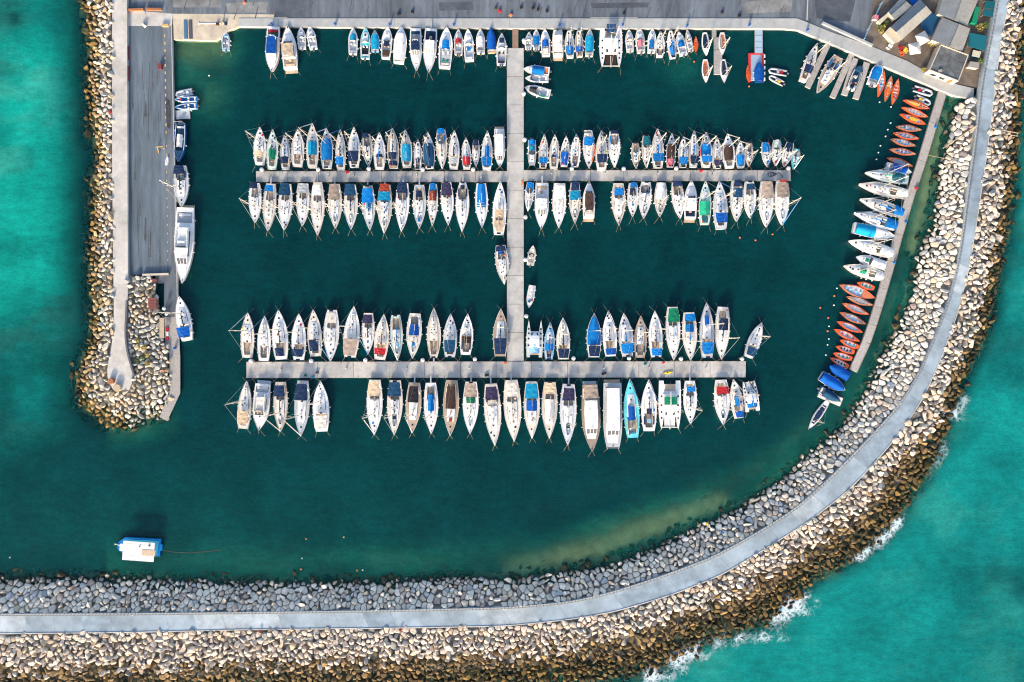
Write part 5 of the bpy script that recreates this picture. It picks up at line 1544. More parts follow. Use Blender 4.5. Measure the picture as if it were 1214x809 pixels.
row = cv(395, 10, 5.518, [
 ('m', 133, 128, 130, 302, 63, 'white', 'white', 'c:turquoise:.28:.52:.7 o:1 seat:lightgrey'),
 ('m', 215, 128, 210, 330, 66, 'white', 'aqua', 'well:.58:.95:black o:1 spot:navy:.28'),
 ('m', 275, 146, 275, 284, 58, 'lightblue', 'grey', 'c:turquoise:.22:.92:.9 nows o:1'),
 ('m', 360, 122, 345, 332, 73, 'white', 'white', 'q:navy:.55:1.6 mat:brown:.74:.92:.7 seat:tan st:.8'),
 ('m', 450, 122, 430, 362, 88, 'white', 'white', 'c:white:.22:.92:.84 st:.8 spot:coral:.72:-.4', 'white motorboat under a plain white cover'),
 ('M', 545, 417, 540, 136, 81, 'white', 'white', 'roof:navy:.46:.66 well:.72:lightgrey seat:tealnavy cab:.2:.5 mat:beige:.16:.30:.5 tm:.5', 'white motor yacht with navy roof and sand sunpad'),
 ('M', 625, 427, 642, 136, 89, 'white', 'white', 'roof:white:.52:.66 well:.72:navy seat:navy cab:.2:.55 tm:.5 g', 'white motor yacht with navy cockpit'),
 ('m', 745, 127, 730, 394, 93, 'white', 'white', 'c:blue:.34:.56:.62 plants:.82 nows st:.84'),
 ('m', 820, 140, 820, 304, 60, 'white', 'grey', 'c:red:.40:.58:.66 o:2'),
 ('m', 882, 138, 892, 347, 69, 'white', 'white', 'q:blue:.64:1.2 seat:white'),
 ('m', 963, 136, 965, 297, 61, 'cream', 'cream', 'c:cream:.36:.78:.86 o:1', 'cream motorboat with cream cover'),
 ('m', 1030, 132, 1037, 292, 61, 'tan', 'tan', 'c:royal:.0:.90:1.0 nows', 'motorboat wrapped in a royal blue cover'),
 ('m', 1103, 168, 1100, 372, 69, 'white', 'white', 'q:navy:.24:1.5 well:.58:.92:lightgrey o:2 seat:brown', 'white motorboat with navy foredeck glass and twin outboards'),
])
build_row("along top quay left of gangway", 'boats moored stern to the top quay', row, None, (33.5, -1))
row = cv(605, 10, 6.744, [
 ('m', 150, 192, 143, 326, 60, 'white', 'white', 'o:2 seat:lightgrey'),
 ('m', 207, 167, 207, 330, 60, 'white', 'white', 'c:blue:.38:.80:.92 nows o:2'),
 ('m', 275, 167, 285, 386, 79, 'white', 'white', 'c:royal:.43:.68:.66 mat:cream:.72:.86:.6 st:.85'),
 ('M', 378, 168, 382, 388, 92, 'cream', 'cream', 'roof:cream:.3:.78 well:.82:beige sq:.7 cab:.14:.4', 'boxy cream motorboat with square bow'),
 ('S', 465, 162, 478, 392, 79, 'white', 'white', 's:bare c:blue:.64:.92:.8 q:blue:.42:.6 q:navy:.54:.9'),
 ('S', 543, 162, 555, 386, 69, 'white', 'white', 's:bare c:royal:.66:.84:.84 q:purple:.3:.9'),
 ('m', 635, 167, 630, 384, 73, 'cream', 'beige', 'c:turquoise:.30:.86:.96 nows o:1'),
 ('C', 803, 478, 803, 160, 190, 'white', 'white', 'net:.34:brown solar mast:20:white', '', 'very wide white catamaran with dark trampolines moored at the top quay'),
 ('m', 945, 172, 957, 347, 67, 'cream', 'beige', 'o:1 seat:cream'),
 ('m', 1027, 167, 1045, 357, 76, 'cream', 'cream', 'c:pink:.50:.76:.5 o:1 sq:.3'),
 ('m', 1135, 162, 1125, 357, 69, 'white', 'white', 'c:blue:.50:.84:.54 nows o:1'),
]) + cv(770, 10, 6.744, [
 ('S', 88, 183, 82, 387, 76, 'white', 'white', 's:bare', 'plain white sailboat'),
 ('S', 163, 162, 188, 397, 73, 'white', 'white', 's:blue c:blue:.64:.92:.6 rub:red', 'white sailboat with red stripe and blue covers'),
 ('m', 229, 193, 272, 377, 77, 'white', 'white', 'c:blue:.38:.66:.68 o:1 seat:white'),
 ('m', 297, 172, 330, 342, 51, 'white', 'tan', 'o:1'),
])
build_row("along top quay right of gangway", 'boats moored stern to the top quay', row, None, (33.8, -1))
row = cv(770, 10, 6.744, [
 ('R', 373, 352, 372, 222, 44, 'orange', 'orange', 'pad:orange:.1:.6', '', 'narrow orange lifeboat with white tip beside the top quay'),
 ('R', 455, 382, 443, 193, 70, 'white', 'navy', 'tr seat:navy well:.34:.95 mast:9', '', 'white training sailboat with navy interior, upper berth left of the short pontoon'),
 ('R', 583, 377, 583, 193, 69, 'white', 'coral', 'tr seat:coral well:.28:.93 mast:9', '', 'white training sailboat with coral interior, upper berth right of the short pontoon'),
 ('R', 452, 597, 447, 408, 70, 'white', 'coral', 'tr seat:coral well:.3:.93 mast:9', '', 'white training sailboat with coral interior, lower berth left of the short pontoon'),
 ('R', 600, 597, 590, 408, 70, 'white', 'navy', 'tr seat:navy well:.34:.95 mast:9', '', 'white training sailboat with navy interior, lower berth right of the short pontoon'),
 ('R', 797, 592, 788, 452, 44, 'orange', 'coral', 'pad:orange:.1:.7', '', 'narrow orange rowing boat alongside the red-edged floating dock'),
 ('D', 950, 492, 1102, 518, 58, 'grey', 'navy', 'seat:red', '', 'grey inflatable with red seat beside the floating dock'),
 ('D', 955, 540, 1075, 603, 52, 'grey', 'navy', 'seat:yellow', '', 'smaller grey inflatable with yellow seat beside the floating dock'),
])
build_row('', 'small craft of the sailing school', row, None, None)
bb = cv(770, 10, 6.744, [('m', 875, 432, 875, 592, 80, 'royal', 'royal', 'c:royal:.02:.97:1.02 nows nocab st:.85', '', 'blue covered boat sitting on the red-edged floating dock')])
build_row('', 'small craft of the sailing school', bb, None, None)

# ---- diagonal quay and the east walkway
row = cv(930, 0, 4.2746, [
 ('S', 163, 222, 92, 412, 54, 'white', 'white', 's:navy b:navy:.62:.82:.84', '', 'white sailboat with navy cockpit beside the first diagonal finger pontoon'),
 ('S', 163, 477, 272, 290, 72, 'white', 'white', 's:bare q:navy:.74:1.6 q:navy:.62:.8:-.5', '', 'sleek white yacht berthed between two diagonal finger pontoons'),
 ('m', 486, 318, 440, 432, 62, 'white', 'white', 'c:blue:.26:.80:.84 nows o:2', '', 'white motorboat with square blue cover by the diagonal quay'),
 ('R', 507, 360, 478, 490, 40, 'orange', 'white', 'seat:lightblue dots:blue:1', '', 'orange rowing boat with white interior beside the blue-covered motorboat'),
 ('R', 543, 383, 514, 513, 42, 'wood', 'white', 'pad:orange:.45:.8 dots:yellow:2', '', 'brown rowing boat with orange boards, middle of three by the diagonal quay'),
 ('R', 578, 398, 550, 530, 42, 'orange', 'coral', 'dots:red:2 oars', '', 'orange rowing boat with red interior, last of three by the diagonal quay'),
])
build_row('', 'boats at the diagonal quay', row, None, None)
row = cv(1000, 90, 5.393, [
 ('D', 577, 117, 453, 78, 50, 'grey', 'navy', 'seat:red', '', 'grey inflatable with red seat at the head of the boardwalk pier'),
 ('D', 563, 180, 465, 133, 46, 'grey', 'navy', 'seat:yellow', '', 'grey inflatable with yellow seat at the head of the boardwalk pier'),
 ('R', 553, 212, 387, 153, 52, 'orange', 'coral', 'pad:yellow:.42:.82 seat:cream oars', '', 'orange rowing boat with broad yellow board, topmost along the boardwalk pier'),
 ('R', 542, 265, 377, 200, 54, 'orange', 'white', 'seat:lightblue oars', '', 'orange rowing boat with white interior between two yellow-boarded ones'),
 ('R', 529, 312, 365, 243, 54, 'orange', 'white', 'pad:yellow:.35:.65 seat:lightblue', '', 'orange rowing boat with white ends and yellow board'),
 ('R', 333, 325, 503, 345, 52, 'wood', 'lightblue', 'seat:white dots:blue:3 oars', '', 'brown rowing boat just below the yellow-boarded ones'),
 ('R', 317, 365, 485, 402, 54, 'orange', 'lightblue', 'seat:lightgrey dots:blue:4 oars', '', 'orange rowing boat with many light blue seats, second below the yellow-boarded ones'),
 ('R', 300, 405, 465, 447, 54, 'wood', 'lightblue', 'seat:white dots:blue:2 oars', '', 'brown rowing boat with blue cushions, third below the yellow-boarded ones'),
 ('R', 294, 470, 465, 500, 52, 'coral', 'lightblue', 'seat:white dots:royal:4 oars', '', 'coral rowing boat with a row of dark blue cushions along the boardwalk pier'),
 ('R', 277, 525, 445, 578, 52, 'orange', 'lightblue', 'seat:lightgrey oars', '', 'orange rowing boat touching the blue-canopied motorboat'),
 ('m', 432, 622, 272, 577, 58, 'white', 'white', 'c:royal:.24:.80:1.05 nows o:1', '', 'white motorboat with square royal blue canopy along the boardwalk pier'),
 ('S', 130, 620, 412, 668, 76, 'palegreen', 'palegreen', 's:emerald b:teal:.58:.85:.7', '', 'pale green sailboat with teal cockpit at the boardwalk pier'),
 ('S', 90, 694, 402, 762, 82, 'cream', 'beige', 's:bare b:cream:.74:.97:.8 spot:brown:.66', '', 'cream sailboat with cream bimini at the boardwalk pier'),
]) + cv(980, 230, 6.225, [
 ('S', 237, 38, 548, 145, 92, 'white', 'white', 's:blue b:blue:.78:1:.88 mat:blue:.5:.76:.5', '', 'white sailboat with blue stern bimini, upper of two alike at the boardwalk pier'),
 ('S', 195, 138, 505, 243, 94, 'white', 'white', 's:blue b:blue:.72:.99:.88 mat:navy:.5:.68:.6', '', 'white sailboat with blue stern bimini and red forestay line at the boardwalk pier'),
 ('m', 497, 318, 193, 252, 96, 'white', 'white', 'c:turquoise:.50:.96:.92 q:black:.72:2.6 nows', '', 'motorboat with bright blue cockpit frame and dark canopy, bow to the boardwalk pier'),
 ('S', 155, 346, 480, 444, 98, 'white', 'white', 's:bare b:lightgrey:.68:.98:.84', '', 'white sailboat with light grey bimini at the boardwalk pier'),
 ('m', 210, 466, 433, 535, 82, 'white', 'white', 'c:white:.5:.95:.84 q:green:.36:1.1', '', 'white motorboat with a green hatch at the boardwalk pier'),
 ('S', 120, 530, 413, 614, 96, 'cream', 'cream', 's:bare b:lightgrey:.76:.97:.7 c:green:.42:.55:.5 rub:brown', '', 'cream sailboat with grey square canopy and green bags'),
]) + cv(940, 330, 4.258, [
 ('R', 323, 22, 412, 52, 40, 'orange', 'white', 'tr dots:green:3', '', 'short orange boat with green cushions just below the cream sailboat'),
 ('R', 233, 34, 415, 100, 66, 'coral', 'lightgrey', 'seat:lightblue well:.14:.66 dots:lightblue:4', '', 'largest coral rowing boat with long pale interior'),
 ('R', 268, 92, 408, 138, 42, 'wood', 'lightgrey', 'seat:lightblue oars', '', 'brown rowing boat first below the largest coral rowing boat'),
 ('R', 248, 126, 385, 184, 44, 'orange', 'lightgrey', 'seat:lightblue oars', '', 'orange rowing boat second below the largest coral rowing boat'),
 ('R', 235, 172, 370, 232, 44, 'wood', 'lightgrey', 'seat:lightblue dots:grey:2', '', 'brown rowing boat third below the largest coral rowing boat'),
 ('R', 221, 218, 355, 275, 44, 'orange', 'lightgrey', 'seat:lightblue', '', 'orange rowing boat fourth below the largest coral rowing boat'),
 ('R', 206, 257, 340, 320, 44, 'orange', 'lightgrey', 'dots:red:3', '', 'orange rowing boat with red cushions above the four short orange boats'),
 ('R', 236, 312, 334, 350, 40, 'orange', 'white', 'tr dots:turquoise:3', '', 'short orange boat with turquoise cushions, topmost of the last four'),
 ('R', 216, 344, 312, 375, 40, 'orange', 'white', 'tr dots:navy:4', '', 'short orange boat with navy cushions among the last four'),
 ('R', 202, 378, 300, 408, 40, 'orange', 'white', 'tr dots:green:3', '', 'short orange boat with green cushions among the last four'),
 ('R', 188, 402, 282, 449, 40, 'orange', 'white', 'tr dots:black:4', '', 'short orange boat with black cushions, lowest of the last four'),
 ('m', 180, 440, 282, 500, 56, 'royal', 'royal', 'c:royal:.02:.97:1.0 nows nocab', '', 'boat under a plain royal blue cover below the pier end'),
 ('m', 260, 566, 140, 492, 60, 'white', 'royal', 'c:royal:.10:.97:.96 nows nocab', '', 'boat under a blue cover with white rim and pointed bow'),
 ('m', 237, 622, 132, 560, 46, 'tealnavy', 'tealnavy', 'c:tealnavy:.05:.8:.9 nows nocab o:1', '', 'dark blue boat resting on the pale raft'),
 ('R', 78, 764, 177, 622, 46, 'white', 'navy', 'tr pad:navy:.3:.75 mast:8', '', 'slender white sailing dinghy with navy cover lowest along the rocks'),
])
build_row('', 'boats along the boardwalk pier', row, None, None)

row = cv(605, 10, 6.744, [
 ('m', 103, 488, 312, 508, 80, 'cream', 'white', 'c:blue:.34:.80:.9 nows o:1 seat:coral', '', 'cream motorboat with wide blue awning, topmost of three beside the spine pier'),
 ('m', 117, 562, 305, 568, 66, 'white', 'lightgrey', 'nocab well:.22:.92:lightgrey ws:.3 o:1', '', 'small white open motorboat, middle of three beside the spine pier'),
 ('m', 113, 637, 318, 690, 86, 'white', 'lightgrey', 'c:black:.20:.46:.6 well:.46:.92:lightgrey nocab o:1 plank:green:.6:.85:1', '', 'white motorboat with black bow canopy, lowest of three beside the spine pier'),
])
build_row('', 'boats moored singly', row, None, None)
# ---- spine pier singles and the mole
row = cv(575, 280, 8.99, [
 ('S', 207, 522, 165, 100, 146, 'white', 'white', 's:bare b:navy:.84:.97:.9 c:royal:.78:.84:.5 spot:coral:.74:.5', '', 'white sailboat with navy bimini lying alongside the spine pier'),
 ('m', 513, 100, 483, 312, 88, 'cream', 'cream', 'nocab well:.2:.9:cream o:1', '', 'small cream open boat tied by the right side of the spine pier'),
 ('m', 466, 770, 505, 525, 84, 'white', 'white', 'c:white:.5:.98:.8 spot:green:.3 spot:red:.36:.5 spot:royal:.28:-.4 nows', '', 'small white boat with green and red bags in its bow'),
]) + cv(195, 95, 6.223, [
 ('D', 75, 112, 205, 82, 62, 'lightgrey', 'lightgrey', 'seat:white', '', 'light grey inflatable boat moored to the mole'),
 ('m', 78, 150, 242, 142, 50, 'lightblue', 'blue', 'nocab nows well:.15:.8:blue o:1 spot:red:.3', '', 'blue float boat with red bag moored to the mole'),
 ('m', 78, 205, 242, 192, 54, 'lightblue', 'blue', 'nocab nows well:.15:.8:blue o:1 spot:tan:.5', '', 'blue float boat with tan bag moored to the mole'),
 ('m', 112, 612, 125, 322, 88, 'royal', 'tealnavy', 'nocab nows well:.3:.85:tealnavy o:2 c:white:.38:.70:.5 arch:.98', '', 'blue workboat with white pile amidships moored to the mole'),
]) + cv(80, 180, 4.494, [
 ('S', 612, 297, 605, 76, 80, 'white', 'white', 's:navy b:navy:.78:.98:.86', '', 'white sailboat with navy bimini moored at the mole above the big motor yacht'),
 ('M', 618, 706, 632, 300, 108, 'white', 'white', 'roof:white:.34:.70 well:.80:grey seat:lightgrey cab:.14:.5 tm:.55 st:.86 fly:white:.46:.7 q:navy:.48:1.0', '', 'largest white motor yacht lying along the mole'),
]) + cv(170, 310, 7.35, [
 ('S', 316, 300, 385, 690, 134, 'white', 'white', 's:navy b:royal:.70:.92:.94', '', 'white sailboat with dark blue bimini at the mole end beside the boardwalk'),
])
build_row('', 'boats moored singly', row, None, None)
# ------------------------------------------------------------------ lone platform boat, rafts, buildings, clutter
x, y = P(166, 650, 1.5)
t = thing('platform_boat', 'white-roofed blue work barge anchored alone in the lower basin', 'barge', (x, y, 0), R(-4))
MB().prism([(-7.0, 1.0), (-5.0, 2.6), (5.6, 2.8), (5.6, -2.3), (-5.0, -2.3), (-7.0, -1.0)], -.4, .7).build('hull', gel('blue'), t)
MB().prism([(-5.2, 2.1), (5.0, 2.3), (5.0, -1.9), (-5.2, -1.9)], .7, .76).build('deck', deckm('turquoise'), t)
for px_, py_ in ((-3.9, 1.6), (4.6, 1.6), (-3.9, -2.2), (4.6, -2.2)):
    MB().tube((px_, py_, .7), (px_, py_, 2.9), .06, .06, 6).build('post', STEEL, t)
canvas = mat('weathered_white_roof', (.64, .63, .60), .7, .07, .8, rnd=0, var2=.16, scale2=.35)
MB().box((.3, -.55, 2.98), (9.2, 5.6, .14)).box((-4.75, .25, 2.9), (1.1, 2.1, .14)).build('roof', canvas, t)
MB().box((3.3, -.75, 3.09), (3.9, 1.7, .06)).build('roof_patch', deckm('tan'), t)
MB().box((3.4, 1.35, 3.14), (.5, .35, .2)).build('roof_vent', RUB, t)
for yy in (-1.9, .1, 1.5): MB().box((.3, yy, 3.055), (9.1, .05, .02)).build('roof_seam', mat('roof_seam_grey', (.45, .45, .44), .7), t)
MB().tube((.6, .9, 3.05), (.6, .9, 3.35), .16, .12, 8).build('roof_stack', RUB, t)
MB().box((5.9, .4, .75), (.7, 1.9, .4)).build('stern_step', gel('blue'), t)
MB().tube((-6.2, .2, .8), (-7.6, .5, 1.0), .14, .10, 6).ball((-7.6, .5, 1.0), .25).build('anchor_roller', gel('cream'), t)
MB().path([(5.6, 2.5, 1.5), (-2.5, 2.5, 1.5)], .05, 4).path([(5.6, 2.5, 1.5), (5.6, -1, 1.5)], .05, 4).build('guard_rail', gel('blue'), t)
# floating hose trailing away from it
mb = MB()
pts = [P(190, 652), P(205, 654.5), (P(225, 655.5)), P(245, 654), P(262, 652)]
mb.path([(a, b, -.03) for a, b in pts], .10, 6)
setp(mb.build('floating_hose', RUB), 'thin dark hose floating on the water behind the white-roofed barge', 'hose')

x, y = P(984.5, 471.6, .5)
t = thing('raft', 'pale cream raft carrying the dark blue boat', 'raft', (x, y, 0), R(-23))
MB().box((0, 0, .1), (7.2, 2.6, .7)).build('deck', gel('cream'), t)
MB().box((0, 0, .47), (7.0, .3, .06)).build('keel_rest', TIMBER_WARM, t)
x, y = P(216.5, 136, .5)
t = thing('raft', 'grey square raft moored beside the blue float boats at the mole', 'raft', (x, y, 0), R(3))
MB().box((0, 0, .15), (4.2, 2.6, .6)).build('deck', deckm('grey'), t)
for s in (-1, 1): MB().box((0, s * 1.36, .2), (4.2, .12, .4)).build('edge_beam', RUB, t)
# workboat between the two stubby floats
x, y = P(1014.6, 91.5, .8)
t = thing('work_boat', 'dark open workboat crowded with gear between two stubby floats', 'workboat', (x, y, 0), R(67))
h = Hull(7.5, 3.2, .92, .4, 2.2, .8)
hull_mesh(h, 'black', t); deck_mesh(h, deckm('tealnavy'), t, (.25, .92), .5, .82, deckm('tealnavy'))
rng.seed(4)
for k in range(10):
    c = rng.choice(['navy', 'grey', 'coral', 'tan', 'white', 'orange', 'black'])
    MB().box((h.x(rng.uniform(.3, .9)), rng.uniform(-.9, .9), .65), (rng.uniform(.4, .8), rng.uniform(.3, .6), rng.uniform(.3, .6)), rng.uniform(0, 3), .85).build('gear_box', cloth(c), t)
inflatable_shape(t, (-3.3, 0, .7), 1.9, 2.6, math.pi, 'fender_ring', gel('cream'))
outboard(h, t, 0, True)

# yellow kayak on the lower pier, its hull with a cockpit
x, y = P(792, 442, 1)
t = thing('kayak', 'bright yellow kayak lying on the lower cross pier', 'kayak', (x, y, PIER_Z), R(8))
h = Hull(2.9, .75, .05, .5, 1.8, .32)
secs = [[(h.x(q), -h.w(q), .15), (h.x(q), -h.w(q) * .6, .02), (h.x(q), h.w(q) * .6, .02), (h.x(q), h.w(q), .15), (h.x(q), h.w(q) * .6, .30), (h.x(q), -h.w(q) * .6, .30)] for q in TS]
MB().loft(secs).build('hull', mat('yellow_plastic', (.72, .50, .02), .4), t)
MB().tube((-.1, 0, .29), (-.1, 0, .33), .24, .22, 10).build('cockpit', RUB, t)

# gear lying about the pontoons
def lump(name, label, cat, px, py, z, col, s=(.9, .6, .5), rz=0.3, group=None):
    x, y = P(px, py, z)
    o = MB().box((0, 0, s[2] / 2), s, 0, .82).box((.1, .05, s[2] * 1.02), (s[0] * .7, s[1] * .7, .06)).build(name, cloth(col), None)
    o.location = (x, y, z); o.rotation_euler = (0, 0, rz)
    return setp(o, label, cat, group)
Z1 = PIER_Z
lump('dock_box', 'red box on the left arm of the upper cross pier', 'box', 412, 204.6, Z1, 'red')
lump('dock_box', 'red box on the right arm of the upper cross pier', 'box', 831, 203, Z1, 'red')
lump('dock_box', 'red strip mat on the right edge of the spine pier at the upper crossing', 'mat', 619, 217, Z1, 'coral', (.5, 1.4, .12), 0)
lump('dock_box', 'orange box on the lower cross pier beside the spine', 'box', 599, 430.4, Z1, 'orange', (.8, .5, .4), 0)
lump('dock_box', 'red box on the lower cross pier above the yellow kayak', 'box', 786.5, 430.3, Z1, 'red', (.7, .5, .4))
lump('gear_bag', 'blue bundle on the lower cross pier left arm', 'bag', 371, 447, Z1, 'turquoise')
lump('gear_bag', 'small green bundle on the lower cross pier left arm', 'bag', 362, 445, Z1, 'green', (.7, .5, .4))
lump('gear_bag', 'dark bundle on the lower cross pier left arm', 'bag', 376, 442, Z1, 'brown')
lump('gear_bag', 'green crate near the middle of the lower cross pier right arm', 'crate', 765, 431.5, Z1, 'teal')
lump('gear_bag', 'dark tyre heap on the lower cross pier below the second right berth', 'tyres', 716, 443, Z1, 'black', (1.4, .7, .5))
lump('gear_bag', 'dark net heap on the lower edge of the lower cross pier', 'nets', 577, 445, Z1, 'black', (1.3, .7, .4))
lump('dock_box', 'red float box on the boardwalk pier beside the rocks', 'box', 1086, 223.5, Z1, 'red', (.8, .7, .6))
for i, (px_, py_) in enumerate(((1108.5, 150.8), (1073.5, 263), (1060, 311.6))):
    lump('power_box', 'small blue box on the rock side of the boardwalk pier', 'box', px_, py_, Z1, 'blue', (.6, .5, .8), 1.2, 'blue boxes on the boardwalk pier')
# coil of hose near the end of the upper pier
x, y = P(916, 207, Z1)
mb = MB()
for k in range(3):
    r_ = .9 - .22 * k; cx_ = .5 * k - .5
    mb.path([(cx_ + r_ * math.cos(a), .7 * r_ * math.sin(a), .06 + .05 * k) for a in (q * math.pi / 8 for q in range(15))], .07, 5)
mb.path([(.4, -.3, .06), (1.9, .5, .06), (3.0, -.6, .06), (2.6, -1.0, .06)], .07, 5)
o = mb.build('hose_coil', RUB); o.location = (x, y, Z1)
setp(o, 'black coiled hose near the right end of the upper cross pier', 'hose')

# ---- mole furniture
def plank_barrier(label, px, py, L, W, hgt, m, rz=0.0, name='barrier', cat='barrier', zz=QUAY_Z):
    x, y = P(px, py, zz)
    t = thing(name, label, cat, (x, y, zz), rz)
    MB().box((0, 0, hgt / 2), (L, W, hgt)).build('body', m, t)
    MB().box((0, 0, hgt + .04), (L + .1, W + .12, .08)).build('coping', m, t)
    return t
RUST = mat('rust_paint', (.30, .12, .05), .7, .3, 1.5)
MAROON = mat('maroon_paint', (.16, .035, .035), .6, .2)
plank_barrier('low rusty barrier at the top of the mole, left of two', 160.5, 12.6, 5.2, .5, .7, RUST, R(2))
plank_barrier('low rusty barrier at the top of the mole, right of two', 183, 12.0, 4.6, .5, .7, RUST, R(-1))
plank_barrier('maroon bench on the left edge of the mole, upper of two', 151.8, 63.5, 4.0, .7, .55, MAROON, R(90), 'bench', 'bench')
plank_barrier('maroon bench on the left edge of the mole, lower of two', 152.2, 88, 4.1, .7, .55, MAROON, R(90), 'bench', 'bench')
plank_barrier('small maroon cabinet on the mole apron', 191, 80, 1.6, .9, .9, MAROON, R(90), 'cabinet', 'cabinet')
plank_barrier('tan kerb block at the top corner of the mole', 196.5, 31, 1.9, .7, .5, mat('tan_block', (.50, .33, .16), .8), 0, 'kerb_block', 'block')
plank_barrier('pale cross wall closing the lower end of the mole apron', 185.5, 325.8, 7.6, .5, .7, WALLM, R(2), 'wall', 'wall')
x, y = P(171.5, 31, QUAY_Z)
t = thing('covered_barrow', 'small white covered barrow at the top of the mole apron', 'barrow', (x, y, QUAY_Z), R(-45))
MB().box((0, 0, .55), (1.3, .8, .7), 0, .7).build('body', gel('cream'), t); MB().tube((-.5, -.45, .2), (-.5, .45, .2), .2, .2, 8).build('wheel', RUB, t)
x, y = P(198.3, 190.5, QUAY_Z)
t = thing('covered_dinghy', 'upturned white dinghy lying on the mole edge', 'dinghy', (x, y, QUAY_Z), R(80))
h = Hull(2.8, 1.0, .7, .5, 1.8, .4)
MB().loft([[(h.x(q), -h.w(q), .02), (h.x(q), -h.w(q) * .7, .36), (h.x(q), h.w(q) * .7, .36), (h.x(q), h.w(q), .02)] for q in TS]).build('hull', gel('white'), t)
MB().box((0, 0, .40), (2.3, .08, .08)).build('keel', TIMBER, t)
x, y = P(190.7, 177, QUAY_Z)
t = thing('tripod_hoist', 'ochre lifting frame standing on the mole apron', 'hoist', (x, y, QUAY_Z), R(5))
for a in (0, 2.1, 4.2): MB().tube((1.3 * math.cos(a), 1.3 * math.sin(a), 0), (0, 0, 2.6), .08, .06, 6).build('leg', mat('ochre_paint', (.5, .3, .06), .6), t)
MB().tube((-.4, 0, 2.6), (1.8, 0, 2.7), .08, .07, 6).build('arm', mat('ochre_paint', (.5, .3, .06), .6), t)
x, y = P(180.5, 360, 3)
t = thing('hut', 'little hut with ribbed red-brown roof among the rocks of the mole', 'hut', (x, y, 1.0))
MB().box((0, 0, .9), (2.0, 3.0, 1.9)).build('wall', TIMBER_WARM, t)
mb = MB()
for k in range(4): mb.box((0, -1.29 + .86 * k, 1.98 + .01 * k), (2.4, .78, .12))
mb.build('roof', mat('red_brown_sheet', (.17, .055, .05), .6, .2), t)
x, y = P(193.8, 389, 1.5)
t = thing('shelter', 'tan flat shelter roof beside the boardwalk of the mole', 'shelter', (x, y, .7))
MB().box((0, 0, 1.9), (1.35, 5.9, .12)).build('roof', mat('tan_roof', (.38, .31, .22), .8, .2), t)
for a in (-.55, .55):
    for b in (-2.7, 2.7): MB().tube((a, b, -.5), (a, b, 1.85), .06, .06, 6).build('post', STEEL, t)
x, y = P(198.5, 396.5, .9)
t = thing('rescue_board', 'red and white striped rescue board lying on the boardwalk', 'rescue board', (x, y, .92), R(90))
for k, (c_, l) in enumerate((('red', 1.1), ('white', 1.5), ('red', 1.2))):
    MB().box(((-1.25, .1, 1.45)[k], 0, .15), (l - .03, .85, .28), 0, .9).build('panel', gel(c_), t)
x, y = P(208, 413, .9)
t = thing('barrel', 'blue barrel on the boardwalk of the mole', 'barrel', (x, y, .9))
MB().tube((0, 0, 0), (0, 0, .9), .36, .36, 12).build('drum', gel('royal'), t); MB().tube((0, 0, .9), (0, 0, .94), .37, .33, 12).build('lid', gel('royal'), t)
for i, (px_, py_) in enumerate(((195.6, 366), (197.6, 372.5))):
    x, y = P(px_, py_, 2)
    t = thing('light_mast', ('taller' if i == 0 else 'shorter') + ' white domed beacon by the step of the mole', 'beacon', (x, y, .9))
    MB().tube((0, 0, 0), (0, 0, 1.6 - .5 * i), .12, .10, 8).build('post', gel('white'), t); MB().ball((0, 0, 1.8 - .5 * i), .55 - .1 * i, .8, 10, 6).build('dome', gel('white'), t, True)
x, y = P(184.6, 333, 1.2)
t = thing('bin', 'green bin with maroon lid near the cross wall of the mole', 'bin', (x, y, .9))
MB().box((0, 0, .5), (1.1, .9, 1.0), 0, 1.08).build('body', gel('green'), t); MB().box((0, .0, 1.08), (1.25, 1.0, .14)).build('lid', MAROON, t)
# curved low wall on the mole path
mb = MB()
pw = resample(wpoly([(150.2, 356), (149.6, 370), (148.6, 390), (148.8, 402), (151, 418), (155, 433), (159, 446)], PATH_Z + .8), 30)
mb.loft([[(p[0] - .28, p[1], PATH_Z - .4), (p[0] - .25, p[1], PATH_Z + .9), (p[0] + .25, p[1], PATH_Z + .9), (p[0] + .28, p[1], PATH_Z - .4)] for p in pw])  # low wall whose cast shadow is put into its dark colour
setp(mb.build('parapet_wall', mat('shadow_dark_wall', (.09, .095, .11), .8, .2, rnd=0)), 'curved parapet wall darkened by its painted shadow along the round end of the mole path', 'wall')
for i, (px_, py_, r_) in enumerate(((131, 452, .9), (138.5, 460, 1.15))):
    x, y = P(px_, py_, PATH_Z + 1)
    t = thing('water_tank', ('smaller rusty' if i == 0 else 'larger tan') + ' round tank at the end of the mole path', 'tank', (x, y, PATH_Z))
    m_ = RUST if i == 0 else mat('tan_tank', (.42, .33, .22), .8, .2)
    MB().tube((0, 0, 0), (0, 0, 1.0), r_, r_ * .95, 14).build('drum', m_, t); MB().tube((0, 0, 1.0), (0, 0, 1.06), r_ * .97, r_ * .9, 14).build('lid', m_, t)
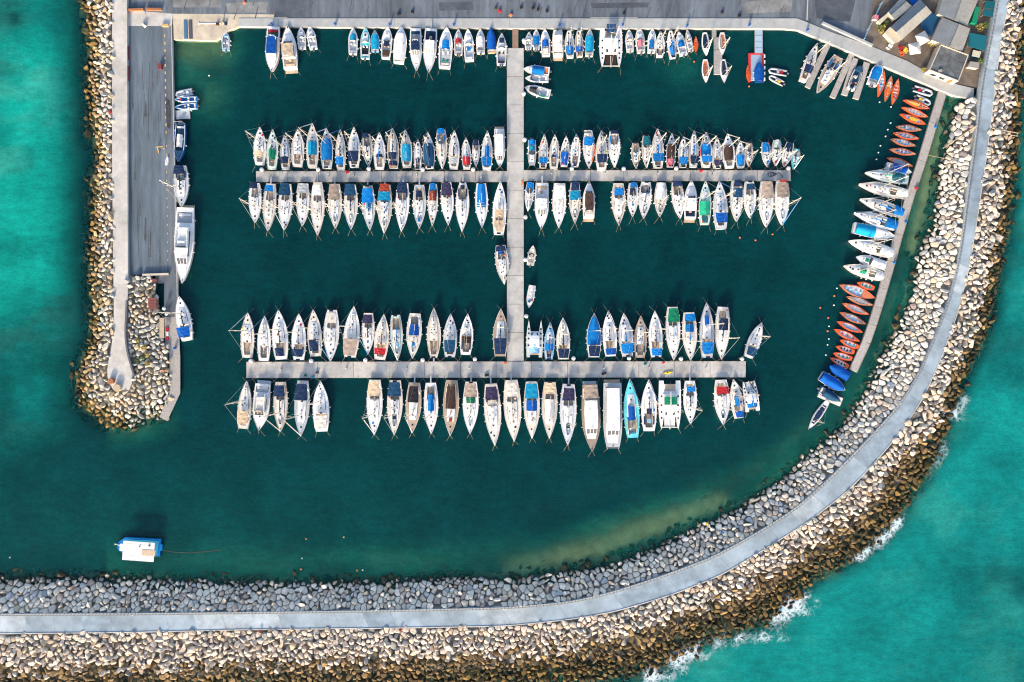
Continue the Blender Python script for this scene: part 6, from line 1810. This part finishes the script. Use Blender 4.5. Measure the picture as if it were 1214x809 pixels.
# slipway boards
for i, (px_, c_) in enumerate(((220.3, (.05, .13, .24)), (226.0, (.07, .07, .09)))):
    x, y = P(px_, 35.5, QUAY_Z)
    o = MB().box((0, 0, .1), (.95, 5.4, .18)).box((0, 0, .2), (.7, 5.2, .05)).build('launching_board', mat('board_paint_' + ('blue', 'dark')[i], c_, .7)); o.location = (x, y, QUAY_Z + .01); o.rotation_euler = (0, 0, R(2))
    setp(o, ('blue' if i == 0 else 'dark') + ' long launching board lying on the tan slipway', 'board')
x, y = P(250, 28, QUAY_Z)
o = MB().box((0, 0, .06), (7.4, .25, .12)).box((-3.5, 0, .1), (.3, .5, .2)).build('white_spar', gel('cream')); o.location = (x, y, QUAY_Z + .01); setp(o, 'long cream spar lying across the slipway', 'spar')
for i, (px_, py_, c_) in enumerate(((258, 29, 'brown'), (264, 28, 'tan'), (268, 28.5, 'navy'), (290, 3.5, 'coral'), (489, 14.5, 'black'), (473, 17, 'black'), (588, 10, 'brown'), (592.3, 13.5, 'red'), (605.5, 18.5, 'coral'), (618, 9.5, 'black'), (632, 10, 'black'), (638, 11.5, 'black'), (648.5, 13.5, 'black'), (856, 15, 'black'), (876.5, 19, 'black'), (740, 16, 'black'))):
    o = lump('quay_bundle', f'small {WORD[c_]} bundle on the top quay' if c_ != 'black' else 'small black tyre lump on the asphalt of the top quay', 'bundle', px_, py_, QUAY_Z + .005, c_, (.9, .7, .5), i * .7, f'{WORD[c_]} bundles on the top quay')

# ---- yard: barrier, fence, sheds, parasols
plank_barrier('long low wall behind the diagonal quay', 1003.5, 41.5, 16.2, .55, .8, CONC_PALE, R(-24.3), 'wall', 'wall')
mb = MB()
pts = wpoly([(1024.5, 46.5), (1030, 34), (1038, 18), (1045, 4), (1060, -12)], QUAY_Z + 1.2)
for a, b in zip(pts, pts[1:]):
    mb.tube((a[0], a[1], QUAY_Z + 1.8), (b[0], b[1], QUAY_Z + 1.8), .05, .05, 5).tube((a[0], a[1], QUAY_Z + .9), (b[0], b[1], QUAY_Z + .9), .05, .05, 5)
    mb.tube((a[0], a[1], QUAY_Z), (a[0], a[1], QUAY_Z + 1.9), .08, .08, 6)
setp(mb.build('fence', gel('lightblue')), 'white fence coloured by blue skylight between the asphalt and the shed yard', 'fence')  # white fence; the blue light of the sky is put into its colour

SHEET = mat('grey_shaded_roof_sheet', (.18, .195, .205), .55, .10, .8, bump=.2, bscale=4, rnd=.03, var2=.18, scale2=.25)  # grey sheet; on the gables its bluer, darker tone paints the shaded slope
SHEET2 = mat('pale_sunlit_roof_sheet', (.27, .26, .235), .55, .10, .8, bump=.2, bscale=4, rnd=.03, var2=.15, scale2=.25)  # paler sheet; on the gables its cream tone paints the sunlit slope
FLAT = mat('stained_flat_roof', (.10, .11, .115), .8, .4, .5, bump=.2, rnd=0, var2=.45, scale2=.35)
def gable_shed(name, label, corners, ridge, ze, zr, mroof, mroof2=None, wall=WALLM, zb=QUAY_Z):
    """corners: four eave corners in survey units, ordered a,b (one eave) c,d (other eave); ridge: its two ends, near a-d first"""
    a, b, c, d = [P3(x, y, ze) for x, y in corners]
    r0, r1 = [P3(x, y, zr) for x, y in ridge]
    cx = (a + b + c + d) / 4
    t = thing(name, label, 'shed', (cx.x, cx.y, zb))
    loc = lambda p: (p.x - cx.x, p.y - cx.y, p.z - zb)
    inner = [cx + (p - cx) * .95 for p in (a, b, c, d)]
    mb = MB()
    lo = [(p.x - cx.x, p.y - cx.y, 0) for p in inner]; hi = [(p.x - cx.x, p.y - cx.y, ze - zb - .03) for p in inner]
    g0, g1 = cx + (r0 - cx) * .95, cx + (r1 - cx) * .95
    g0, g1 = (g0.x - cx.x, g0.y - cx.y, zr - zb - .06), (g1.x - cx.x, g1.y - cx.y, zr - zb - .06)
    mb.add(lo + hi + [g0, g1], [(0, 1, 5, 4), (1, 2, 6, 5), (2, 3, 7, 6), (3, 0, 4, 7), (5, 6, 9), (7, 4, 8)])
    mb.build('wall', wall, t)
    for p, q, m_ in ((a, b, mroof), (d, c, mroof2 or mroof)):
        n = 9
        mb = MB()
        for k in range(n):     # sheets with a lap between
            f0, f1 = k / n + .0, (k + 1) / n - .003
            e0, e1, s0, s1 = p.lerp(q, f0), p.lerp(q, f1), r0.lerp(r1, f0), r0.lerp(r1, f1)
            dz = Vector((0, 0, .01 * (k % 2)))
            v = [loc(w + dz) for w in (e0, e1, s1, s0)] + [loc(w + dz - Vector((0, 0, .08))) for w in (e0, e1, s1, s0)]
            mb.add(v, [(0, 1, 2, 3), (7, 6, 5, 4), (0, 4, 5, 1), (1, 5, 6, 2), (2, 6, 7, 3), (3, 7, 4, 0)])
        mb.build('roof', m_, t)
    MB().tube(loc(r0 + Vector((0, 0, .05))), loc(r1 + Vector((0, 0, .05))), .12, .12, 6).build('ridge_cap', mroof, t)
    # a door and two windows on the long wall
    for k, (nm, f, w_, h_, zc) in enumerate((('door', .3, 1.2, 2.1, 1.05), ('window', .55, 1.1, .9, 1.6), ('window', .78, 1.1, .9, 1.6))):
        p0, p1 = inner[3], inner[2]
        pt = p0.lerp(p1, f); dr = (p1 - p0); ang = math.atan2(dr.y, dr.x)
        MB().box((pt.x - cx.x, pt.y - cx.y, zc), (w_, .12, h_), ang).build(nm, GLASS if nm == 'window' else TIMBER_WARM, t)
    return t
gable_shed('shed', 'long gable shed with shaded blue-grey and sunlit cream roof slopes behind the parasols', [(1056, 32), (1090.5, -1), (1105, 15), (1069, 47.5)], [(1062.3, 38.5), (1098, 7)], 3.6, 5.2, SHEET, SHEET2)
gable_shed('shed', 'smaller grey-roofed shed left of the long gable shed', [(1053, 14), (1069, -3), (1082, 8), (1061, 24)], [(1056.5, 18.5), (1075, 2)], 3.4, 4.1, SHEET)
gable_shed('shed', 'pale gable shed with lit and shaded slopes cut by the top edge of the picture', [(1112, 16.5), (1120, -10), (1163, -8), (1146.5, 31)], [(1131.5, 24), (1143, -9)], 4.2, 5.6, SHEET, SHEET2)
gable_shed('shed', 'pale gable shed with lit and shaded slopes directly above the flat dark roof', [(1104.5, 47.5), (1117, 20.5), (1150.5, 34), (1141, 61)], [(1125.5, 55.3), (1137, 28.6)], 4.2, 5.6, SHEET, SHEET2)
# flat-roofed kiosk with white parapet
c4 = [(1115, 53), (1148, 65.5), (1136, 96.5), (1101.6, 83.2)]
ctr = P(1125, 74.5, 4.4)
t = thing('kiosk', 'white building with stained dark flat roof beside the diagonal quay', 'building', (ctr[0], ctr[1], QUAY_Z))
q = [(P(x, y, 4.4)[0] - ctr[0], P(x, y, 4.4)[1] - ctr[1]) for x, y in c4]
MB().prism(q, 0, 3.1).build('wall', WALLM, t)
MB().prism([(x * .95, y * .95) for x, y in q], 3.0, 3.14).build('roof', FLAT, t)
for i in range(4):
    a, b = Vector(q[i]), Vector(q[(i + 1) % 4]); m_ = (a + b) / 2; ang = math.atan2((b - a).y, (b - a).x)
    MB().box((m_.x * .985, m_.y * .985, 3.2), ((b - a).length - .26 * (i % 2), .26, .36), ang).build('parapet', WALLM, t)
a, b = Vector(q[3]), Vector(q[2]); ang = math.atan2((b - a).y, (b - a).x)
for f in (.25, .55, .82):
    p = a.lerp(b, f); MB().box((p.x * 1.005, p.y * 1.005, 1.35), (1.5 if f < .8 else 1.0, .12, 1.1 if f < .8 else 2.2), ang).build('window' if f < .8 else 'door', GLASS if f < .8 else RUST, t)
MB().box((-2.6, -2.4, 3.35), (.9, .7, .45), .3).build('roof_vent', SHEET2, t)
# annexes and tarps
def flat_roof(name, label, cat, pts, z, m, wall=WALLM, zb=QUAY_Z):
    c = P(sum(p[0] for p in pts) / len(pts), sum(p[1] for p in pts) / len(pts), z)
    t = thing(name, label, cat, (c[0], c[1], zb))
    q = [(P(x, y, z)[0] - c[0], P(x, y, z)[1] - c[1]) for x, y in pts]
    if wall: MB().prism([(x * .93, y * .93) for x, y in q], 0, z - zb - .02).build('wall', wall, t)
    else:
        for x, y in q: MB().tube((x * .95, y * .95, 0), (x * .95, y * .95, z - zb), .06, .06, 5).build('post', STEEL, t)
    MB().prism(q, z - zb, z - zb + .10).build('roof', m, t)
    return t
flat_roof('annex', 'cream flat annex at the lower end of the long gable shed', 'annex', [(1048.6, 39), (1055, 32.2), (1068.5, 47.6), (1060, 52)], 3.0, WALLM)
flat_roof('annex', 'white low annex with plants beside the smaller grey shed', 'annex', [(1040, 25.2), (1054.2, 14.3), (1056, 17), (1043.6, 29)], 2.6, WALLM)
flat_roof('shade_tarp', 'dark blue shade tarp between the gable sheds', 'tarp', [(1093, 20), (1104.5, 16), (1115, 20), (1103.5, 44), (1091, 33)], 2.6, cloth('tealnavy'), None)
flat_roof('shade_tarp', 'bright royal blue tarp at the top of the shed yard', 'tarp', [(1076, -6), (1090, -6), (1088, 2), (1080.5, 6.5)], 2.4, cloth('royal'), None)
flat_roof('shade_tarp', 'dark teal canopy right of the pale gable sheds', 'canopy', [(1148.8, 39), (1170, 43), (1167, 60.5), (1147.5, 55)], 2.6, cloth('teal'), None)
flat_roof('shade_tarp', 'teal canopy by the road, upper of two', 'canopy', [(1168, 1), (1180.5, 2.5), (1179, 11.2), (1167, 9.8)], 2.6, cloth('teal'), None)
flat_roof('shade_tarp', 'teal canopy by the road, lower of two', 'canopy', [(1166.5, 11), (1179, 12.6), (1177, 20.6), (1165, 18.5)], 2.6, cloth('teal'), None)
flat_roof('container', 'long dark green container beside the top gable shed', 'container', [(1156.5, 8), (1161.3, 9), (1157.5, 29), (1151.5, 27)], 2.8, cloth('green'), cloth('green'))
flat_roof('stall', 'little white stall with grey roof near the rocks by the road', 'stall', [(1150, 73), (1161, 74.5), (1160, 81.5), (1147, 79.5)], 2.6, SHEET2)
flat_roof('stall', 'cream and teal stall below the teal canopy', 'stall', [(1153.5, 59.5), (1163, 61.5), (1161, 68.5), (1152, 66.5)], 2.4, mat('cream_sheet', (.5, .48, .36), .7), cloth('teal'))
flat_roof('stall', 'small pink stall by the skylit white fence', 'stall', [(1035.5, 18), (1041.5, 18.5), (1041, 23.8), (1034.5, 23)], 2.4, cloth('pink'))
for i, (cx_, cy_, rz) in enumerate(((1092.2, 46.6, 28), (1083, 58.8, 8))):
    x, y = P(cx_, cy_, 2.8)
    t = thing('parasol', ('upper' if i == 0 else 'lower') + ' square cream parasol beside the long gable shed', 'parasol', (x, y, QUAY_Z), R(rz))
    s_ = 1.65
    n = 4
    q = [(-s_, -s_, 2.35), (s_, -s_, 2.35), (s_, s_, 2.35), (-s_, s_, 2.35)]
    MB().add(q + [(0, 0, 3.2)] + [(a, b, c - .05) for a, b, c in q] + [(0, 0, 3.1)], [(0, 1, 4), (1, 2, 4), (2, 3, 4), (3, 0, 4), (6, 5, 9), (7, 6, 9), (8, 7, 9), (5, 8, 9)] + [(k, k + 5, (k + 1) % 4 + 5, (k + 1) % 4) for k in range(4)]).build('canopy', cloth('beige'), t)
    MB().tube((0, 0, 0), (0, 0, 3.15), .05, .05, 6).build('pole', STEEL, t)
    MB().box((0, 0, .08), (.8, .8, .14)).build('base', CONC, t)
def table(label, px, py, col, rz):
    x, y = P(px, py, 2)
    t = thing('cafe_table', label, 'table', (x, y, QUAY_Z + .02), rz)
    MB().box((0, 0, .74), (1.3, .8, .06)).build('top', cloth(col), t)
    for a in (-.55, .55):
        for b in (-.32, .32): MB().tube((a, b, 0), (a, b, .72), .03, .03, 5).build('leg', STEEL, t)
    for s in (-1, 1): MB().box((0, s * .75, .45), (1.2, .32, .06)).box((0, s * .75, .22), (.9, .08, .42)).build('bench', cloth(col), t)
table('red picnic table beside the lower parasol', 1069, 57, 'red', .6)
table('yellow picnic table beside the lower parasol', 1073.5, 59, 'yellow', .9)
table('orange picnic table nearest the diagonal quay', 1069.5, 62.5, 'orange', .3)
table('white picnic table alone in the dirt yard', 1055.5, 54.8, 'white', -.7)
# plants
LEAF = mat('leaf_green', (.07, .12, .03), .8, .35, 2.0, rnd=.3)
LEAF2 = mat('dry_leaf', (.25, .20, .05), .8, .35, 2.0, rnd=.3)
def shrub(label, px, py, r, hgt, m, zz=QUAY_Z):
    x, y = P(px, py, zz + hgt / 2)
    t = thing('shrub', label, 'shrub', (x, y, zz))
    MB().tube((0, 0, 0), (.05, 0, hgt * .6), .06, .03, 5).build('stem', TIMBER_WARM, t)
    mb = MB()
    for k in range(150):
        a, u, v = rng.uniform(0, 6.28), rng.random() ** .5 * r, rng.random()
        c = Vector((u * math.cos(a) * (1 + .3 * math.sin(3 * a)), u * math.sin(a), .25 + v * hgt * (1 - .5 * u / r)))
        d1 = Vector((rng.gauss(0, 1), rng.gauss(0, 1), rng.gauss(0, .5))).normalized() * .2; d2 = d1.orthogonal().normalized() * .09
        mb.add([c - d1, c + d2, c + d1, c - d2], [(0, 1, 2, 3)])
    mb.build('foliage', m, t)
rng.seed(3)
for i, (px_, py_, r_, m_, l) in enumerate(((1050, 27, 1.0, LEAF, 'dark green shrub between the two sheds, upper one'), (1047, 32, .8, LEAF2, 'yellowish shrub below the smaller grey shed'), (1045, 37, .8, LEAF2, 'yellow flowering shrub at the corner of the dirt yard'), (1044, 32, 1.0, LEAF, 'dark green shrub left of the cream annex'), (1095.5, 82.5, .7, LEAF2, 'small yellow-green shrub at the foot of the flat-roofed building'), (1162, 33, 1.3, LEAF2, 'straggly dry shrub between the green container and the road'), (1168, 30, 1.0, LEAF, 'green shrub beside the road above the teal canopy'), (1164, 72, .9, LEAF, 'green shrub between the small stalls and the road'), (1105, 51.5, .9, LEAF2, 'yellow shrub at the wall of the lower pale shed'))):
    shrub(l, px_, py_, r_, 1.3, m_)
for i, (px_, py_) in enumerate(((163, 404), (166, 410), (172, 412), (170, 424), (176, 431), (162, 428), (175, 420))):
    shrub('low green weed tuft among the pale rocks beside the mole path', px_, py_, .7, .6, LEAF if i % 2 else LEAF2, 1.9)
    bpy.context.scene.collection.objects
for o in COL.objects:
    if o.name.startswith('shrub') and o.get('label', '').startswith('low green weed'): o['group'] = 'weed tufts on the mole'
# timber spar on the rocks by the road with its stone anchor, and the wreck frame outside
a, b = P3(1158, 149, 3.2), P3(1118, 176, 1.2)
mb = MB().tube(a, b, .14, .12, 7).tube(a + Vector((.3, .35, 0)), b + Vector((.3, .35, 0)), .10, .08, 6)
setp(mb.build('timber_spar', mat('pale_timber', (.42, .33, .22), .8, .2)), 'long pale timber spar slanting down the rocks from the road', 'spar')
a, b = P3(1176, 152, 3.4), P3(1207, 158, 1.5)
mb = MB().tube(a, b, .12, .10, 6).tube(a + Vector((0, -1.0, 0)), b + Vector((0, -.9, 0)), .10, .09, 6)
for f in (.1, .4, .7, .97):
    p = a.lerp(b, f); mb.tube(p, p + Vector((0, -.95, 0)), .08, .08, 5)
setp(mb.build('timber_ladder', mat('pale_timber', (.42, .33, .22), .8, .2)), 'pale timber ladder lying across the seaward rocks', 'ladder')
x0, y0 = P(1099, 184, .4); x1, y1 = P(1120, 188, .5)
setp(MB().tube((x0, y0, .55), (x1, y1, .5), .07, .07, 5).build('mooring_line', ROPE), 'tan rope stretched from the boardwalk pier to the rocks', 'rope')
# a black hose crossing the rocks near the left
mb = MB()
pts = [(300, 683, .1), (285, 692, .4), (276, 702, 1.4), (269, 715, 2.9), (267, 724, 3.5)]
mb.path([tuple(P3(x, y, z + .25)) for x, y, z in pts], .13, 6)
setp(mb.build('drain_hose', RUB), 'black hose running down the harbour-side rocks into the water', 'hose')
# litter and cloths on the rocks
for i, (px_, py_, c_, l) in enumerate(((857, 631.5, 'blue', 'blue cloth caught on the pale rocks of the inner slope'), (838, 621.5, 'yellow', 'yellow rag on the pale rocks of the inner slope'), (131.5, 133, 'red', 'red cloth on the rocks beside the mole path'), (194, 440, 'coral', 'red and white float stuck among the mole rocks'), (475, 747, 'brick', 'dark red rag on the first row of seaward rocks'), (308, 749, 'brick', 'reddish rag at the seaward edge of the road'))):
    z = 2.2 if i in (0, 1) else PATH_Z + .6 if i == 2 else 2.0 if i == 3 else 3.5
    o = lump('rag', l, 'rag', px_, py_, z, c_, (.8, .6, .25), i)
